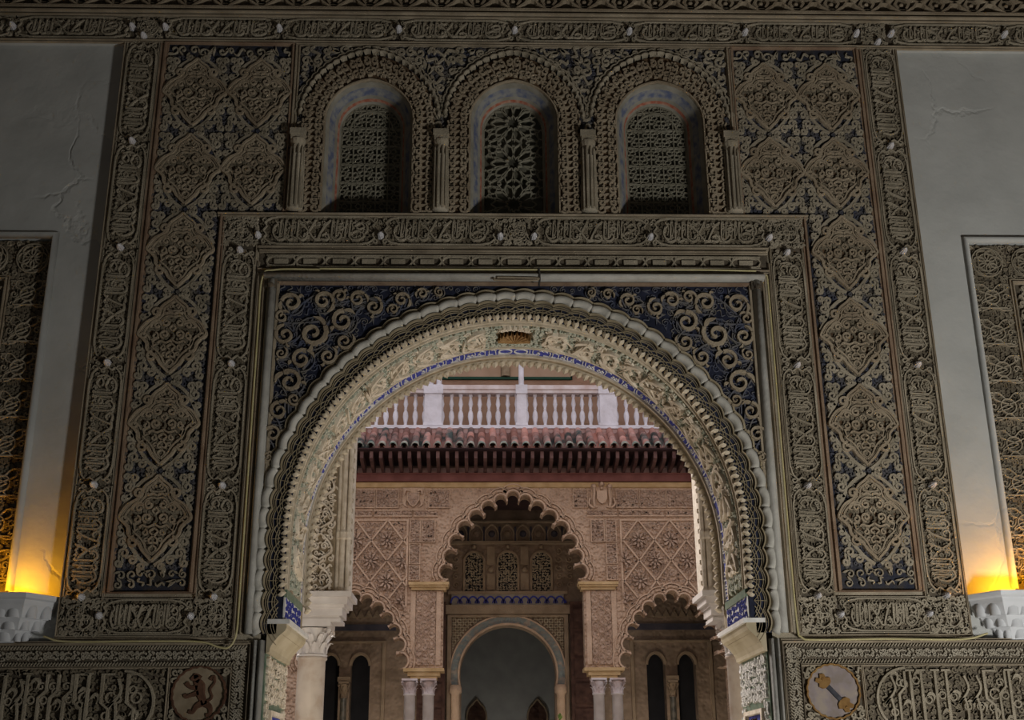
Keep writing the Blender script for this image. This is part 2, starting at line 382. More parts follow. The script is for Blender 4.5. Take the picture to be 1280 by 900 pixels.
def medallion_meshes():
    """ogee lozenge of the tall panels; cell .49 x .65, mirrored about its axis"""
    S = []
    half = cr([(0, .305), (.035, .268), (.075, .238), (.098, .205), (.105, .165), (.135, .135), (.185, .105), (.222, .055), (.238, .012),
               (.205, -.02), (.175, -.055), (.168, -.10), (.132, -.135), (.092, -.165), (.068, -.205), (.030, -.245), (0, -.278)], 3)
    S.append((half, .020, .030)); S.append((half * [.93, .93], .008, .022))
    inner = cr([(0, .270), (.050, .228), (.072, .198), (.078, .160), (.112, .118), (.165, .082), (.198, .03), (.165, -.005), (.145, -.04),
                (.130, -.085), (.095, -.115), (.062, -.155), (.040, -.20), (0, -.238)], 3)
    S.append((inner, .011, .024))
    S.append((spi(.125, .178, .036, 1.2, PI, -1), .014, .030))
    S.append((spi(.128, -.150, .038, 1.2, PI / 2, -1), .014, .030))
    S.append((spi(.205, .008, .026, 1.1, PI, 1), .011, .026))
    S.append((cr([(.0, .165), (.03, .178), (.055, .168), (.062, .182)], 3), .014, .026))
    S.append((cr([(.0, .190), (.03, .192), (.050, .200), (.045, .214)], 3), .010, .024))
    S.append((spi(.020, .228, .018, 1.0, -PI / 2, 1, 9), .009, .024))
    S.append((cr([(0, .145), (.040, .150), (.075, .128), (.088, .098)], 3), .010, .024))
    S.append((spi(.046, .100, .030, 1.25, PI / 2, -1), .012, .028))
    S.append((spi(.108, .078, .028, 1.1, PI, -1), .012, .026))
    S.append((cr([(.075, .10), (.12, .115), (.16, .075), (.135, .06)], 3), leafw(10, .022), .026))
    S.append((cr([(0, .082), (.020, .060), (.0, .036)], 3), .010, .024))
    S.append((spi(.052, .012, .034, 1.25, -PI / 2, 1), .012, .028))
    S.append((spi(.118, .000, .026, 1.1, PI / 2, 1), .011, .026))
    S.append((cr([(.10, -.02), (.14, -.035), (.128, -.07), (.105, -.06)], 3), leafw(10, .020), .024))
    S.append((cr([(0, -.030), (.040, -.050), (.080, -.038), (.100, -.055)], 3), .011, .026))
    S.append((cr([(0, -.058), (.028, -.080), (.0, -.108), (-.028, -.135), (-.022, -.158), (0, -.150)], 3), .010, .026))
    S.append((spi(.060, -.088, .022, 1.1, PI / 2, 1, 10), .010, .024))
    S.append((spi(.048, -.138, .018, 1.0, PI, -1, 9), .009, .022))
    S.append((cr([(0, -.172), (.022, -.190), (.018, -.212), (0, -.225)], 3), .010, .024))
    S = mirx([(s_[0], np.asarray(s_[1]) * (1.05 if i_ < 2 else 1.4), s_[2]) for i_, s_ in enumerate(S)])
    mb = MB(); mb.draw(S, 0)
    inl = lambda x, z: abs(x) / .235 + abs(z) / .30 < .95
    gv = MB(); curls(gv, -.22, .22, -.28, .28, .034, .013, .016, inl, seed=21, n=8)
    hp = [tuple(p) for p in half]; pl = hp + [(-x, z) for x, z in hp[-2:0:-1]]
    g = MB(); g.poly(pl[::-1], (), 0, .004)
    # field between the lozenges: four corners of the cell
    C = []
    C.append((cr([(.235, .06), (.19, .15), (.15, .22), (.09, .28), (.02, .318)], 3), .020, .020))
    C.append((cr([(.235, -.04), (.185, -.12), (.13, -.20), (.08, -.26), (.02, -.305)], 3), .020, .020))
    for cx, cz, r, a, d in ((.195, .225, .034, PI, 1), (.215, .145, .022, PI / 2, -1), (.165, .285, .030, 0, 1), (.060, .318, .026, 0, -1), (.215, .295, .022, PI, -1),
                            (.205, -.150, .030, PI, -1), (.185, -.225, .034, 0, 1), (.125, -.270, .030, PI / 2, 1), (.215, -.290, .026, PI, 1), (.065, -.315, .024, 0, 1), (.225, -.09, .018, PI, 1)):
        C.append((spi(cx, cz, r, 1.25, a, d, 12), .013, .024))
        tl = cr([(cx + r * math.cos(a), cz + r * math.sin(a)), (cx + r * 1.3 * math.cos(a - d), cz + r * 1.3 * math.sin(a - d)), (cx + r * 1.8 * math.cos(a - d * 1.35), cz + r * 1.8 * math.sin(a - d * 1.35))], 3)
        C.append((tl, leafw(len(tl), .020), .020))
    C = mirx([(s_[0], np.asarray(s_[1]) * 1.5, s_[2]) for s_ in C]); f = MB(); f.draw(C)
    curls(f, -.245, .245, -.3275, .3275, .038, .012, .014, lambda x, z: abs(x) / .235 + abs(z) / .30 > 1.02, seed=22, n=8, mi=1)
    return mb.mesh('medallion', 'tan_warm'), g.mesh('ground', 'red_ground'), f.mesh('vine_field', ['tan', 'vine_blue']), gv.mesh('ground_vine', 'vine_brown')
MED, MEDG, VINE, MEDV = medallion_meshes()

def lettering(mb, L=.80, Hh=.20, mi=0, mi2=0, seed=3, w=.0135, h=.030):
    """cursive inscription: tall shafts, the crossing lam-alif, bowls and curls"""
    k = L / .80; q = Hh / .20; S = []
    def st(pts, ww=1.0, n=3, hh=1.0): S.append((cr([(x * k, z * q) for x, z in pts], n), w * ww, h * hh))
    B, T = -.078, .082
    for x in (-.305, -.268, -.215, -.17, .095, .130, .200, .232):
        st([(x + .006, T), (x, .0), (x - .002, B + .02)], 1.05, 2)
        st([(x + .006, T), (x + .020, T - .012)], .9, 2)
    st([(-.345, .04), (-.36, -.02), (-.325, B), (-.28, B + .005), (-.262, B + .02)])
    st([(-.262, B + .02), (-.235, B - .002), (-.205, B + .012)]); st([(-.17, B + .02), (-.14, B), (-.105, B + .01), (-.095, B + .04), (-.12, B + .05)])
    st([(-.155, .055), (-.11, .02), (-.06, -.045), (-.035, B + .004), (.01, B + .008)], 1.1)
    st([(-.035, T), (-.065, .02), (-.10, -.03), (-.125, -.05)], 1.1)
    st([(-.01, B + .01), (.01, -.02), (.045, .045), (.085, T)], 1.15)
    st([(.02, -.045), (.05, -.03), (.075, -.06), (.05, B), (.015, B + .005)])
    st([(.095, B + .02), (.118, B), (.15, B + .006), (.17, -.04), (.15, -.02), (.14, -.05)]); st([(.14, .02), (.165, .035), (.19, .02), (.165, .005), (.145, .02)])
    st([(.232, B + .02), (.26, B), (.31, B + .004), (.345, -.045), (.33, -.015)])
    st([(.255, -.02), (.29, -.005), (.325, -.02)], .9); st([(.27, .03), (.31, .06), (.345, .03), (.31, .01), (.285, .02)]); st([(.355, .06), (.37, .01), (.352, -.03)], .9)
    st([(-.345, .075), (-.325, .05), (-.35, .03)], .9); st([(-.24, .05), (-.225, .03), (-.245, .012)], .8)
    st([(-.13, T), (-.105, .065), (-.085, .075), (-.07, .06)], .8); st([(.03, .075), (.045, .055), (.02, .04)], .8); st([(.165, T - .005), (.175, .06), (.155, .05)], .8)
    mb.draw(S, 0, mi)
    S = []
    for x in (-.325, -.287, -.24, -.192, .112, .147, .178, .215, .25):       # secondary hair strokes between the shafts
        st([(x, T - .02), (x + .006, .02), (x - .004, -.03)], .6, 2, .8)
    for x in (-.32, -.25, -.19, -.13, -.05, .06, .12, .18, .27, .33):
        st([(x - .02, .055), (x, .068), (x + .018, .052)], .65, 2, .8); st([(x - .018, -.05), (x + .004, -.06), (x + .02, -.045)], .65, 2, .8)
    mb.draw(S, 0, mi)
    R = random.Random(seed)
    for i in range(30):
        x = (-.36 + .72 * (i + R.random()) / 26) * k; z = R.uniform(-.07, .07) * q
        mb.strip(spi(x, z, .016 * q, 1.1, R.uniform(0, 6), R.choice((1, -1)), 8), RIB, .010, h * .75, mi=mi2)

def cartouche_meshes(L=.86, Hh=.25):
    a, c = L / 2, Hh / 2
    fr = MB()
    pts = [(-a + .02, 0), (-a + .045, .035), (-a + .03, .06), (-a + .07, c - .03), (-a + .11, c - .022), (-a + .15, c - .015)]
    top = cr(pts + [(0, c - .015)] + [(-x, z) for x, z in pts[::-1]], 3)
    for sgn in (1, -1):
        fr.strip(top * [1, sgn], RIB, .013, .028)
        fr.strip(np.array([(-a, sgn * (c - .004)), (a, sgn * (c - .004))]), RIB, .008, .018)
    for sx in (-1, 1):
        for sz in (-1, 1):
            fr.strip(spi(sx * (a - .028), sz * (c - .038), .024, 1.2, PI if sx > 0 else 0, sx * sz, 11), RIB, .010, .022)
            fr.strip(spi(sx * (a - .075), sz * (c - .020), .014, 1.0, 0, sx * sz, 8), RIB, .007, .018)
    gv = MB(); curls(gv, -a, a, -c + .01, c - .01, .035, .013, .016, seed=77, n=8)
    lt = MB(); lettering(lt, L - .11, Hh - .055)
    return fr.mesh('cartouche', 'tan'), lt.mesh('lettering', 'tan'), gv.mesh('ground_vine', 'vine_brown')
CART, LETT, GV = cartouche_meshes()
CART_B, LETT_B, GV_B = cartouche_meshes(.60, .24)
CART_C, LETT_C, GV_C = cartouche_meshes(.89, .21)
def rosette_mesh(L, Hh, seed=5, m='tan'):
    """knotted corner square: interlaced loops on a fine ground"""
    mb = MB(); a = min(L, Hh) * .5
    for k in range(4):
        t = PI / 4 + k * PI / 2
        mb.strip(arc(a * .36 * math.cos(t), a * .36 * math.sin(t), a * .36, 0, 360, 14), RIB, a * .06, .022)
        mb.strip(spi(L * .40 * (1 if math.cos(t) > 0 else -1), Hh * .40 * (1 if math.sin(t) > 0 else -1), a * .2, 1.2, t, 1, 9), RIB, a * .08, .018)
    mb.strip(arc(0, 0, a * .68, 0, 360, 20), RIB, a * .05, .024); mb.strip(arc(0, 0, a * .18, 0, 360, 9), RIB, a * .08, .026)
    curls(mb, -L * .5, L * .5, -Hh * .5, Hh * .5, .034, .013, .020, seed=seed, n=8)
    return mb.mesh('knot', [m, 'vine_brown'])

def boss_mesh():
    mb = MB(); n = 20; V = [(0, 0, .080)]; F = []
    for rr, hh in ((.45, .075), (.8, .055), (1, .0)):
        for i in range(n):
            a = 2 * PI * i / n; k = 1 if i % 2 else .86
            V.append((.027 * rr * k * math.cos(a), .027 * rr * k * math.sin(a), hh * .9))
    for i in range(n):
        j = (i + 1) % n; F.append((0, 1 + i, 1 + j))
        for q in range(2): F.append((1 + q * n + i, 1 + (q + 1) * n + i, 1 + (q + 1) * n + j, 1 + q * n + j))
    mb.add(V, F); return mb.mesh('boss', 'boss')
BOSS = boss_mesh()
def bosses(pts, label, group, y=-.012):
    n = len(pts); vert = abs(pts[0][0] - pts[-1][0]) < .01
    P = sorted(pts, key=(lambda p: -p[1]) if vert else (lambda p: p[0]))
    O = ['', 'second', 'third', 'fourth', 'fifth', 'sixth', 'seventh', 'eighth', 'ninth', 'tenth', 'eleventh']
    for i, (x, z) in enumerate(P):
        if vert: w = 'topmost' if i == 0 else 'lowest' if i == n - 1 else O[i] + ' from the top'
        else: w = 'leftmost' if i == 0 else 'rightmost' if i == n - 1 else O[i] + ' from the left'
        tag(link('plaster_boss', BOSS, None, (x, y, z)), f'white ribbed boss, {w} on the {label}', 'boss', group)

DBL = [(-.5, 0), (-.46, .7), (-.30, .7), (-.26, .35), (-.08, .35), (0, 1), (.22, 1), (.26, .45), (.44, .45), (.5, 0)]
def mould(parent, pts, w, h, m='moulding', name='moulding', sec=DBL, closed=False):
    mb = MB(); mb.strip(np.array(pts, float), sec, w, h, closed=closed, caps=not closed)
    return part(name, mb, m, parent)
def ground(parent, x0, x1, z0, z1, m, h=.004, name='ground'):
    mb = MB(); mb.plate(x0, x1, z0, z1, 0, h); return part(name, mb, m, parent)

# ------------------------------------------------------------------ inscription bands
def band(label, cells, vertical, parts_ground, group='carved inscription bands framing the doorway'):
    """cells: (x, z, mesh pair); vertical bands turn the script by a quarter"""
    x0, x1, z0, z1 = parts_ground
    t = thing('inscription_band', ((x0 + x1) / 2, 0, z0), label, 'inscription', group)
    ground(t, x0, x1, z0, z1, 'brown_ground')
    for x, z, (c, l, gvm), up in cells:
        rot = (0, -PI / 2 if vertical else 0, 0)
        co = link('cartouche', c, t, (x, -.004, z), rot)
        lo = stuff(link('lettering', l, None, (0, 0, 0))); lo.parent = co
        vo = stuff(link('ground_vine', gvm)); vo.parent = co
    return t
STD, SHORT, TOPB = (CART, LETT, GV), (CART_B, LETT_B, GV_B), (CART_C, LETT_C, GV_C)
vz = [(2.80 + 3.55) / 2 - .0, (3.55 + 4.42) / 2, (4.42 + 5.30) / 2, (5.30 + 6.17) / 2, (6.17 + 7.05) / 2]
MIDB = cartouche_meshes(.74, .25)
for s, side in ((-1, 'left'), (1, 'right')):
    near = 'dark' if s < 0 else 'paler'
    xs = sorted((s * 2.705, s * 2.995))
    t = band(f'{near} tall carved inscription band running beside the {side} white wall panel', [(s * 2.85, z, MIDB if i == 0 else STD, 0) for i, z in enumerate(vz)], True, (xs[0], xs[1], 2.80, 7.05))
    for x, w in ((2.99, .022), (2.715, .016)): mould(t, [(s * x, 2.55), (s * x, 7.06)], w, .024)
    xs = sorted((s * 1.865, s * 2.115))
    t = band(f'{near} upright carved inscription band between the {side} lozenge panel and the doorway frame', [(s * 1.99, z, MIDB if i == 0 else STD, 0) for i, z in enumerate(vz[:3])], True, (xs[0], xs[1], 2.80, 5.325))
    for x, w in ((2.105, .016), (1.872, .016)): mould(t, [(s * x, 2.55), (s * x, 5.33)], w, .024)
    xs = sorted((s * 1.845, s * 3.0))
    t = band(f'short carved inscription band under the {side} lozenge panel', [(s * 2.425, 2.675, SHORT, 0)], False, (xs[0], xs[1], 2.53, 2.80))
    for x in (1.99, 2.85): stuff(link('knot', rosette_mesh(.26, .25), t, (s * x, -.004, 2.672)))
    mould(t, [(s * 1.845, 2.54), (s * 3.0, 2.54)], .024, .03)
    mould(t, [(s * 1.852, 2.53), (s * 1.852, 5.2)], .02, .03)
    bosses([(s * 2.85, z) for z in (6.17, 5.30, 4.42, 3.55, 2.80)], f'outer {side} inscription band', f'bosses of the {side} outer band')
    bosses([(s * 1.99, z) for z in (5.285, 4.415, 3.545, 2.80)], f'{side} inscription band beside the doorway', f'bosses of the {side} inner band')
    bosses([(s * 2.13, 2.677), (s * 2.72, 2.68)], f'short band under the {side} panel', f'bosses under the {side} panel')
# long band across the top
tx = [-6.54, -5.65, -4.75, -3.86, -2.945, -2.69, -1.815, -.89, .01, .905, 1.813, 2.69, 2.965, 3.862, 4.75, 5.65, 6.54]
cells = [((a + c) / 2, 7.168, TOPB, 0) for a, c in zip(tx, tx[1:]) if c - a > .5]
t = band('long dark inscription band running across the whole wall above the windows', cells, False, (-6.95, 6.95, 7.06, 7.275))
for x in (-2.818, 2.828): link('knot', rosette_mesh(.2, .2), t, (x, -.004, 7.168))
mould(t, [(-6.95, 7.30), (6.95, 7.30)], .055, .06); mould(t, [(-6.95, 7.052), (6.95, 7.052)], .03, .035)
bosses([(x, 7.168) for x in tx[3:-3]], 'long top inscription band', 'bosses of the top band')
bosses([(-2.85, 7.085), (2.85, 7.085)], 'corners just under the top band', 'bosses at the frame corners')
# inner band above the doorway
ix = [-1.868, -.978, -.108, .139, .992, 1.868]
cells = [((a + c) / 2, 5.448, STD, 0) for a, c in zip(ix, ix[1:]) if c - a > .5]
t = band('carved inscription band between the windows and the doorway frame', cells, False, (-2.165, 2.165, 5.325, 5.572))
link('knot', rosette_mesh(.2, .22), t, (.015, -.004, 5.448))
for s in (-1, 1): link('knot', rosette_mesh(.26, .24), t, (s * 2.0, -.004, 5.448))
mould(t, [(-2.17, 5.575), (2.17, 5.575)], .035, .045); mould(t, [(-1.86, 5.318), (1.86, 5.318)], .022, .03)
bosses([(x, 5.405) for x in ix], 'inscription band above the doorway', 'bosses above the doorway')

# ------------------------------------------------------------------ interlaced star frieze at the top
t = thing('star_frieze', (0, 0, 7.33), 'dark carved frieze of interlaced straps along the top edge of the wall', 'frieze')
ground(t, -6.95, 6.95, 7.33, 7.95, 'brown_ground')
fm = MB(); P = .56
for z in (0.02, .20, .38, .56):
    fm.strip(np.array([(0, z), (P, z)]), RIB, .026, .05)
for k in range(2):
    x0 = k * P / 2
    for j in range(3):
        z0 = .02 + .18 * j
        for d in (1, -1):
            pts = [(x0 + P * .25 - d * .13, z0), (x0 + P * .25 - d * .05, z0 + .06), (x0 + P * .25 - d * .05 + d * .02, z0 + .09), (x0 + P * .25 + d * .05, z0 + .12), (x0 + P * .25 + d * .13, z0 + .18)]
            fm.strip(np.array(pts), RIB, .022, .045)
        for d in (-1, 1):
            cx = x0 + P * .25 + d * .135
            hx = [(cx - .055, z0 + .09), (cx - .03, z0 + .135), (cx + .03, z0 + .135), (cx + .055, z0 + .09), (cx + .03, z0 + .045), (cx - .03, z0 + .045)]
            fm.strip(np.array(hx), RIB, .016, .035, closed=True); fm.disc(cx, z0 + .09, .018, .03, 6)
FR = fm.mesh('strapwork', 'tan_warm')
for i in range(24): link('strapwork', FR, t, (-6.6 + P * i - .12, -.004, 7.33))

# ------------------------------------------------------------------ lozenge panels
for s, side in ((-1, 'left'), (1, 'right')):
    t = thing('lozenge_panel', (s * 2.415, 0, 2.85), 'dim L-shaped carved panel of lozenge medallions to the left of the arch' if s < 0 else 'paler L-shaped carved panel of lozenge medallions to the right of the arch', 'carved panel')
    g = MB(); g.poly([(s * x, z) for x, z in ((2.165, 2.84), (2.67, 2.84), (2.67, 7.03), (1.69, 7.03), (1.69, 5.58), (2.165, 5.58))], (), 0, .003)
    part('ground', g, 'blue_ground', t)
    for k in range(6):
        for x in ((2.42,) if k < 4 else (2.42, 1.935)):
            zc = 2.985 + .655 * k + .3275
            mo = link('medallion', MED, t, (s * x, -.007, zc))
            go = link('ground', MEDG, None); go.parent = mo; go.location = (0, .004, 0)
            vo = stuff(link('ground_vine', MEDV)); vo.parent = mo
            stuff(link('vine_field', VINE, t, (s * x, -.003, zc)))
    e = MB(); curls(e, s * 2.42 - .235, s * 2.42 + .235, 2.86, 2.985, .065, .011, .022, seed=4); stuff(part('vine_border', e, 'tan', t))
    e = MB(); curls(e, min(s * 2.65, s * 1.71), max(s * 2.65, s * 1.71), 6.925, 7.015, .075, .012, .022, seed=5); stuff(part('vine_border', e, 'tan', t))
    mould(t, [(s * x, z) for x, z in ((2.138, 5.585), (2.138, 2.83), (2.685, 2.83), (2.685, 7.04), (1.69, 7.04), (1.69, 5.60))][::s], .045, .034, 'red_moulding')
# ------------------------------------------------------------------ windows over the doorway
def in_win(x, z, hw=.535, apex=7.0):
    for c in WX:
        dx = abs(x - c)
        if dx < hw and (z < 6.45 or (dx / hw) ** 2 + ((z - 6.42) / (apex - 6.42)) ** 2 < 1.0): return True
    return False
t = thing('arabesque_field', (0, 0, 5.6), 'dark blue carved arabesque field around the three upper windows', 'carved panel')
g = MB(); g.poly([(-1.67, 5.60), (1.67, 5.60), (1.67, 7.03), (-1.67, 7.03)], [[(x + c, max(z, 5.61)) for x, z in win_path(.40, 6.80, 5.61)] for c in WX], 0, .003); part('ground', g, 'blue_ground', t)
f = MB(); curls(f, -1.64, 1.64, 5.62, 7.02, .080, .020, .026, lambda x, z: not in_win(x, z, .51, 6.98), seed=9); curls(f, -1.64, 1.64, 5.62, 7.02, .040, .012, .014, lambda x, z: not in_win(x, z, .51, 6.98), seed=10, n=8, mi=1); stuff(part('vine_field', f, ['tan', 'vine_blue'], t))
mould(t, [(-1.7, 7.035), (1.7, 7.035)], .022, .03)
for s in (-1, 1): mould(t, [(s * 1.665, 6.27), (s * 1.665, 7.02)], .045, .04)

def pointed(hw, apex, zs, n=16, sill=5.6):
    P = [(-hw, sill), (-hw, sill + (zs - sill) * .33), (-hw, sill + (zs - sill) * .66)]
    for i in range(n + 1):
        a = PI * i / n; k = abs(math.sin(a))
        P.append((-hw * math.cos(a), zs + (apex - zs) * (k * .86 + .14 * (1 - abs(math.cos(a))) ** .8)))
    return P + [(hw, sill + (zs - sill) * .66), (hw, sill + (zs - sill) * .33), (hw, sill)]
def clip_draw(mb, pts, inside, w, h, z0):
    """draw a straight strap, kept only where it lies inside the outline"""
    a, c = np.array(pts[0], float), np.array(pts[1], float); L = np.hypot(*(c - a)); n = max(2, int(L / .012))
    run = []
    for i in range(n + 1):
        p = a + (c - a) * i / n
        if inside(p[0], p[1]): run.append(p)
        else:
            if len(run) > 1: mb.strip(np.array([run[0], run[-1]]), RIB, w, h, z0)
            run = []
    if len(run) > 1: mb.strip(np.array([run[0], run[-1]]), RIB, w, h, z0)
def star(mb, cx, cz, r, n, inside, w, h, z0):
    """rosette of n petals round a small star"""
    for k in range(n):
        a = 2 * PI * k / n; a1 = a + PI / n; a2 = a - PI / n
        q = lambda rr, aa: (cx + rr * math.cos(aa), cz + rr * math.sin(aa))
        for p0, p1 in ((q(.24 * r, a), q(.42 * r, a1)), (q(.24 * r, a), q(.42 * r, a2)), (q(.42 * r, a1), q(.78 * r, a1 - .08)), (q(.42 * r, a1), q(.78 * r, a1 + .08)),
                       (q(.78 * r, a1 - .08), q(1.0 * r, a)), (q(.78 * r, a2 + .08), q(1.0 * r, a)), (q(.78 * r, a1 - .08), q(.94 * r, a1)), (q(.78 * r, a1 + .08), q(.94 * r, a1)), (q(.94 * r, a1), q(1.2 * r, a1))):
            clip_draw(mb, (p0, p1), inside, w, h, z0)
wl = ['left arched window with a worn star lattice and blue-painted reveal', 'middle arched window with a crisp star-rosette lattice', 'right arched window with a star lattice and broad blue-painted reveal']
for i, c in enumerate(WX):
    t = thing(f'window_{i + 1}', (c, 0, 5.58), wl[i], 'window'); struct(t)
    # carved archivolt between the scalloped rim and the opening
    outp = pointed(.497, 6.955, 6.40); inp = pointed(.335, 6.725, 6.39)
    g = MB(); g.ring(np.array(inp), np.array(outp), 0, .010); part('archivolt', g, 'red_ground', t, (c, 0, 0))
    f = MB(); mid = np.array(pointed(.42, 6.84, 6.395, 40)); 
    seg = np.r_[0, np.cumsum(np.hypot(*np.diff(mid, axis=0).T))]; Ln = seg[-1]; R = random.Random(20 + i)
    k = int(Ln / .052)
    for j in range(k):
        tt = Ln * (j + .5) / k; px = np.interp(tt, seg, mid[:, 0]); pz = np.interp(tt, seg, mid[:, 1])
        qx = np.interp(tt + .01, seg, mid[:, 0]) - np.interp(tt - .01, seg, mid[:, 0]); qz = np.interp(tt + .01, seg, mid[:, 1]) - np.interp(tt - .01, seg, mid[:, 1])
        a = math.atan2(qz, qx); nx, nz = -math.sin(a), math.cos(a)
        for off, d in ((.045, 1), (-.045, -1)):
            cx, cz = px + nx * off, pz + nz * off; r = R.uniform(.030, .040); a0 = a + PI / 2 * d + R.uniform(-.6, .6)
            if j % 2: d = -d
            f.strip(spi(cx, cz, r, 1.2, a0, d, 11), RIB, .017, .030, .010)
        tl = cr([(px - nx * .06, pz - nz * .06), (px + qx * 1.2, pz + qz * 1.2), (px + nx * .065, pz + nz * .065)], 3); f.strip(tl, RIB, leafw(len(tl), .02), .022, .010)
    f.strip(np.array(inp), RIB, .014, .022, .010)
    stuff(part('arch_vine', f, 'tan_warm', t, (c, 0, 0)))
    # scalloped rim: lobes as pieces
    rim = np.array(pointed(.515, 6.97, 6.40, 60))[3:-3]; seg = np.r_[0, np.cumsum(np.hypot(*np.diff(rim, axis=0).T))]; n = 26
    lb = MB(); u = np.linspace(-.032, .032, 7); lb.strip(np.stack([u, .012 * (1 - (u / .032) ** 2)], 1), ROUND, .036, .045)
    lb.strip(np.stack([u, .034 + .012 * (1 - (u / .032) ** 2)], 1), RIB, .014, .028)
    LB = lb.mesh('scallop', 'tan') if i == 0 else LB
    for j in range(n):
        tt = seg[-1] * (j + .5) / n; x, z = np.interp(tt, seg, rim[:, 0]), np.interp(tt, seg, rim[:, 1])
        x1, z1 = np.interp(tt + .02, seg, rim[:, 0]), np.interp(tt + .02, seg, rim[:, 1]); x0, z0 = np.interp(tt - .02, seg, rim[:, 0]), np.interp(tt - .02, seg, rim[:, 1])
        link('scallop', LB, t, (c + x, -.004, z), (0, -math.atan2(z1 - z0, x1 - x0), 0))
    # splayed reveal in painted bands: plaster, blue, plaster, red
    ys = [(0, .325, 6.715), (.05, .305, 6.700), (.12, .272, 6.672), (.15, .256, 6.660), (.175, .244, 6.650), (.20, .236, 6.640)]
    names = ['reveal', 'blue_paint', 'reveal', 'red_paint', 'reveal']
    for q, ((y0, h0, a0), (y1, h1, a1)) in enumerate(zip(ys, ys[1:])):
        A = win_path(h0, a0, 5.575, 24); B2 = win_path(h1, a1, 5.575, 24); n = len(A); mb = MB()
        V = np.concatenate([np.c_[A, np.full(n, -y0)], np.c_[B2, np.full(n, -y1)]])
        mb.add(V, [(j, j + 1, n + j + 1, n + j) for j in range(n - 1)]); part('reveal_band' if q % 2 == 0 else 'painted_band', mb, names[q], t, (c, 0, 0), smooth=True)
    mb = MB(); mb.plate(-.33, .33, 5.55, 5.578, -.30, .004); part('sill', mb, 'moulding', t, (c, 0, 0))
    WPth = win_path(.236, 6.640, 5.575, 24)
    inside = lambda x, z: abs(x) < .232 and z > 5.57 and (z < 6.404 or math.hypot(x, z - 6.404) < .232)
    la = MB()
    if i == 1:
        for cz in (5.66, 5.905, 6.15, 6.395, 6.56):
            pass
        for cz in (5.78, 6.13, 6.48): star(la, 0, cz, .175, 10, inside, .011, .02, -.215)
        for sx in (-1, 1):
            for cz in (5.605, 5.955, 6.305): star(la, sx * .215, cz, .12, 8, inside, .009, .018, -.215)
    else:
        for a in range(6):
            for q in range(14):
                cx, cz = -.225 + .09 * a, 5.6 + .078 * q
                if (a + q) % 2: continue
                star(la, cx, cz, .062, 6, inside, .008, .018, -.215)
        for x in (-.135, -.045, .045, .135): clip_draw(la, ((x, 5.58), (x, 6.64)), inside, .010, .02, -.215)
        for q in range(7): clip_draw(la, ((-.24, 5.64 + .156 * q), (.24, 5.64 + .156 * q)), inside, .010, .02, -.215)
        la.strip(arc(0, 6.40, .165, 0, 180, 20), RIB, .014, .022, -.215)
    la.strip(np.array(WPth), RIB, .030, .022, -.22)
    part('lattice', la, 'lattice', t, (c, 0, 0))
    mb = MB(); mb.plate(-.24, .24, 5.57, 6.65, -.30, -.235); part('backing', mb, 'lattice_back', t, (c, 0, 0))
# slender colonnettes between the windows
def colonnette(x, label, w=.045):
    t = thing('colonnette', (x, -.045, 5.60), label, 'column', 'colonnettes between the upper windows')
    mb = MB(); mb.lathe([(0, 0), (.058, 0), (.058, .02), (.050, .03), (.044, .05), (.042, .44), (.046, .45)], n=20); part('shaft', mb, 'tan_pale', t, t.location, ident, True)
    mb = MB(); mb.lathe([(.034, .45), (.040, .46), (.034, .475), (.036, .50), (.058, .56), (.060, .575)], n=12)
    mb.box(-.050, .050, -.045, .04, .575, .61); mb.box(-.058, .058, -.05, .04, .61, .66)
    for k in range(6):
        a = PI + PI * k / 5; mb.disc(.05 * math.cos(a), .05 * math.sin(a), .014, .53, 6)
    part('capital', mb, 'tan', t, t.location, ident)
for x, l in ((-1.615, 'slender plaster colonnette at the left end of the row of windows'), (-.548, 'slender plaster colonnette between the left and the middle window'),
             (.553, 'slender plaster colonnette between the middle and the right window'), (1.632, 'slender plaster colonnette at the right end of the row of windows')): colonnette(x, l)

# ------------------------------------------------------------------ rectangular frame of the doorway
t = thing('chain_band', (0, 0, 5.13), 'narrow carved chain band above the white doorway moulding', 'frieze')
ground(t, -1.85, 1.85, 5.14, 5.30, 'brown_ground')
ch = MB()
for d in (1, -1):
    ch.strip(cr([(-.105, d * .0), (-.085, -d * .030), (-.045, -d * .036), (.045, -d * .036), (.085, -d * .03), (.105, 0)], 2), RIB, .012, .022)
    ch.strip(np.array([(-.105, 0), (-.09, d * .04)]), RIB, .012, .02); ch.strip(np.array([(.105, 0), (.09, d * .04)]), RIB, .012, .02)
    ch.strip(np.array([(-.105, d * .045), (.105, d * .045)]), RIB, .010, .022)
ch.plate(-.05, .05, -.018, .018, 0, .018)
CHN = ch.mesh('chain_link', 'tan')
for i in range(17): link('chain_link', CHN, t, (-1.69 + .211 * i, -.004, 5.205))
mould(t, [(-1.85, 5.285), (1.85, 5.285)], .024, .035); mould(t, [(-1.85, 5.135), (1.85, 5.135)], .03, .04)

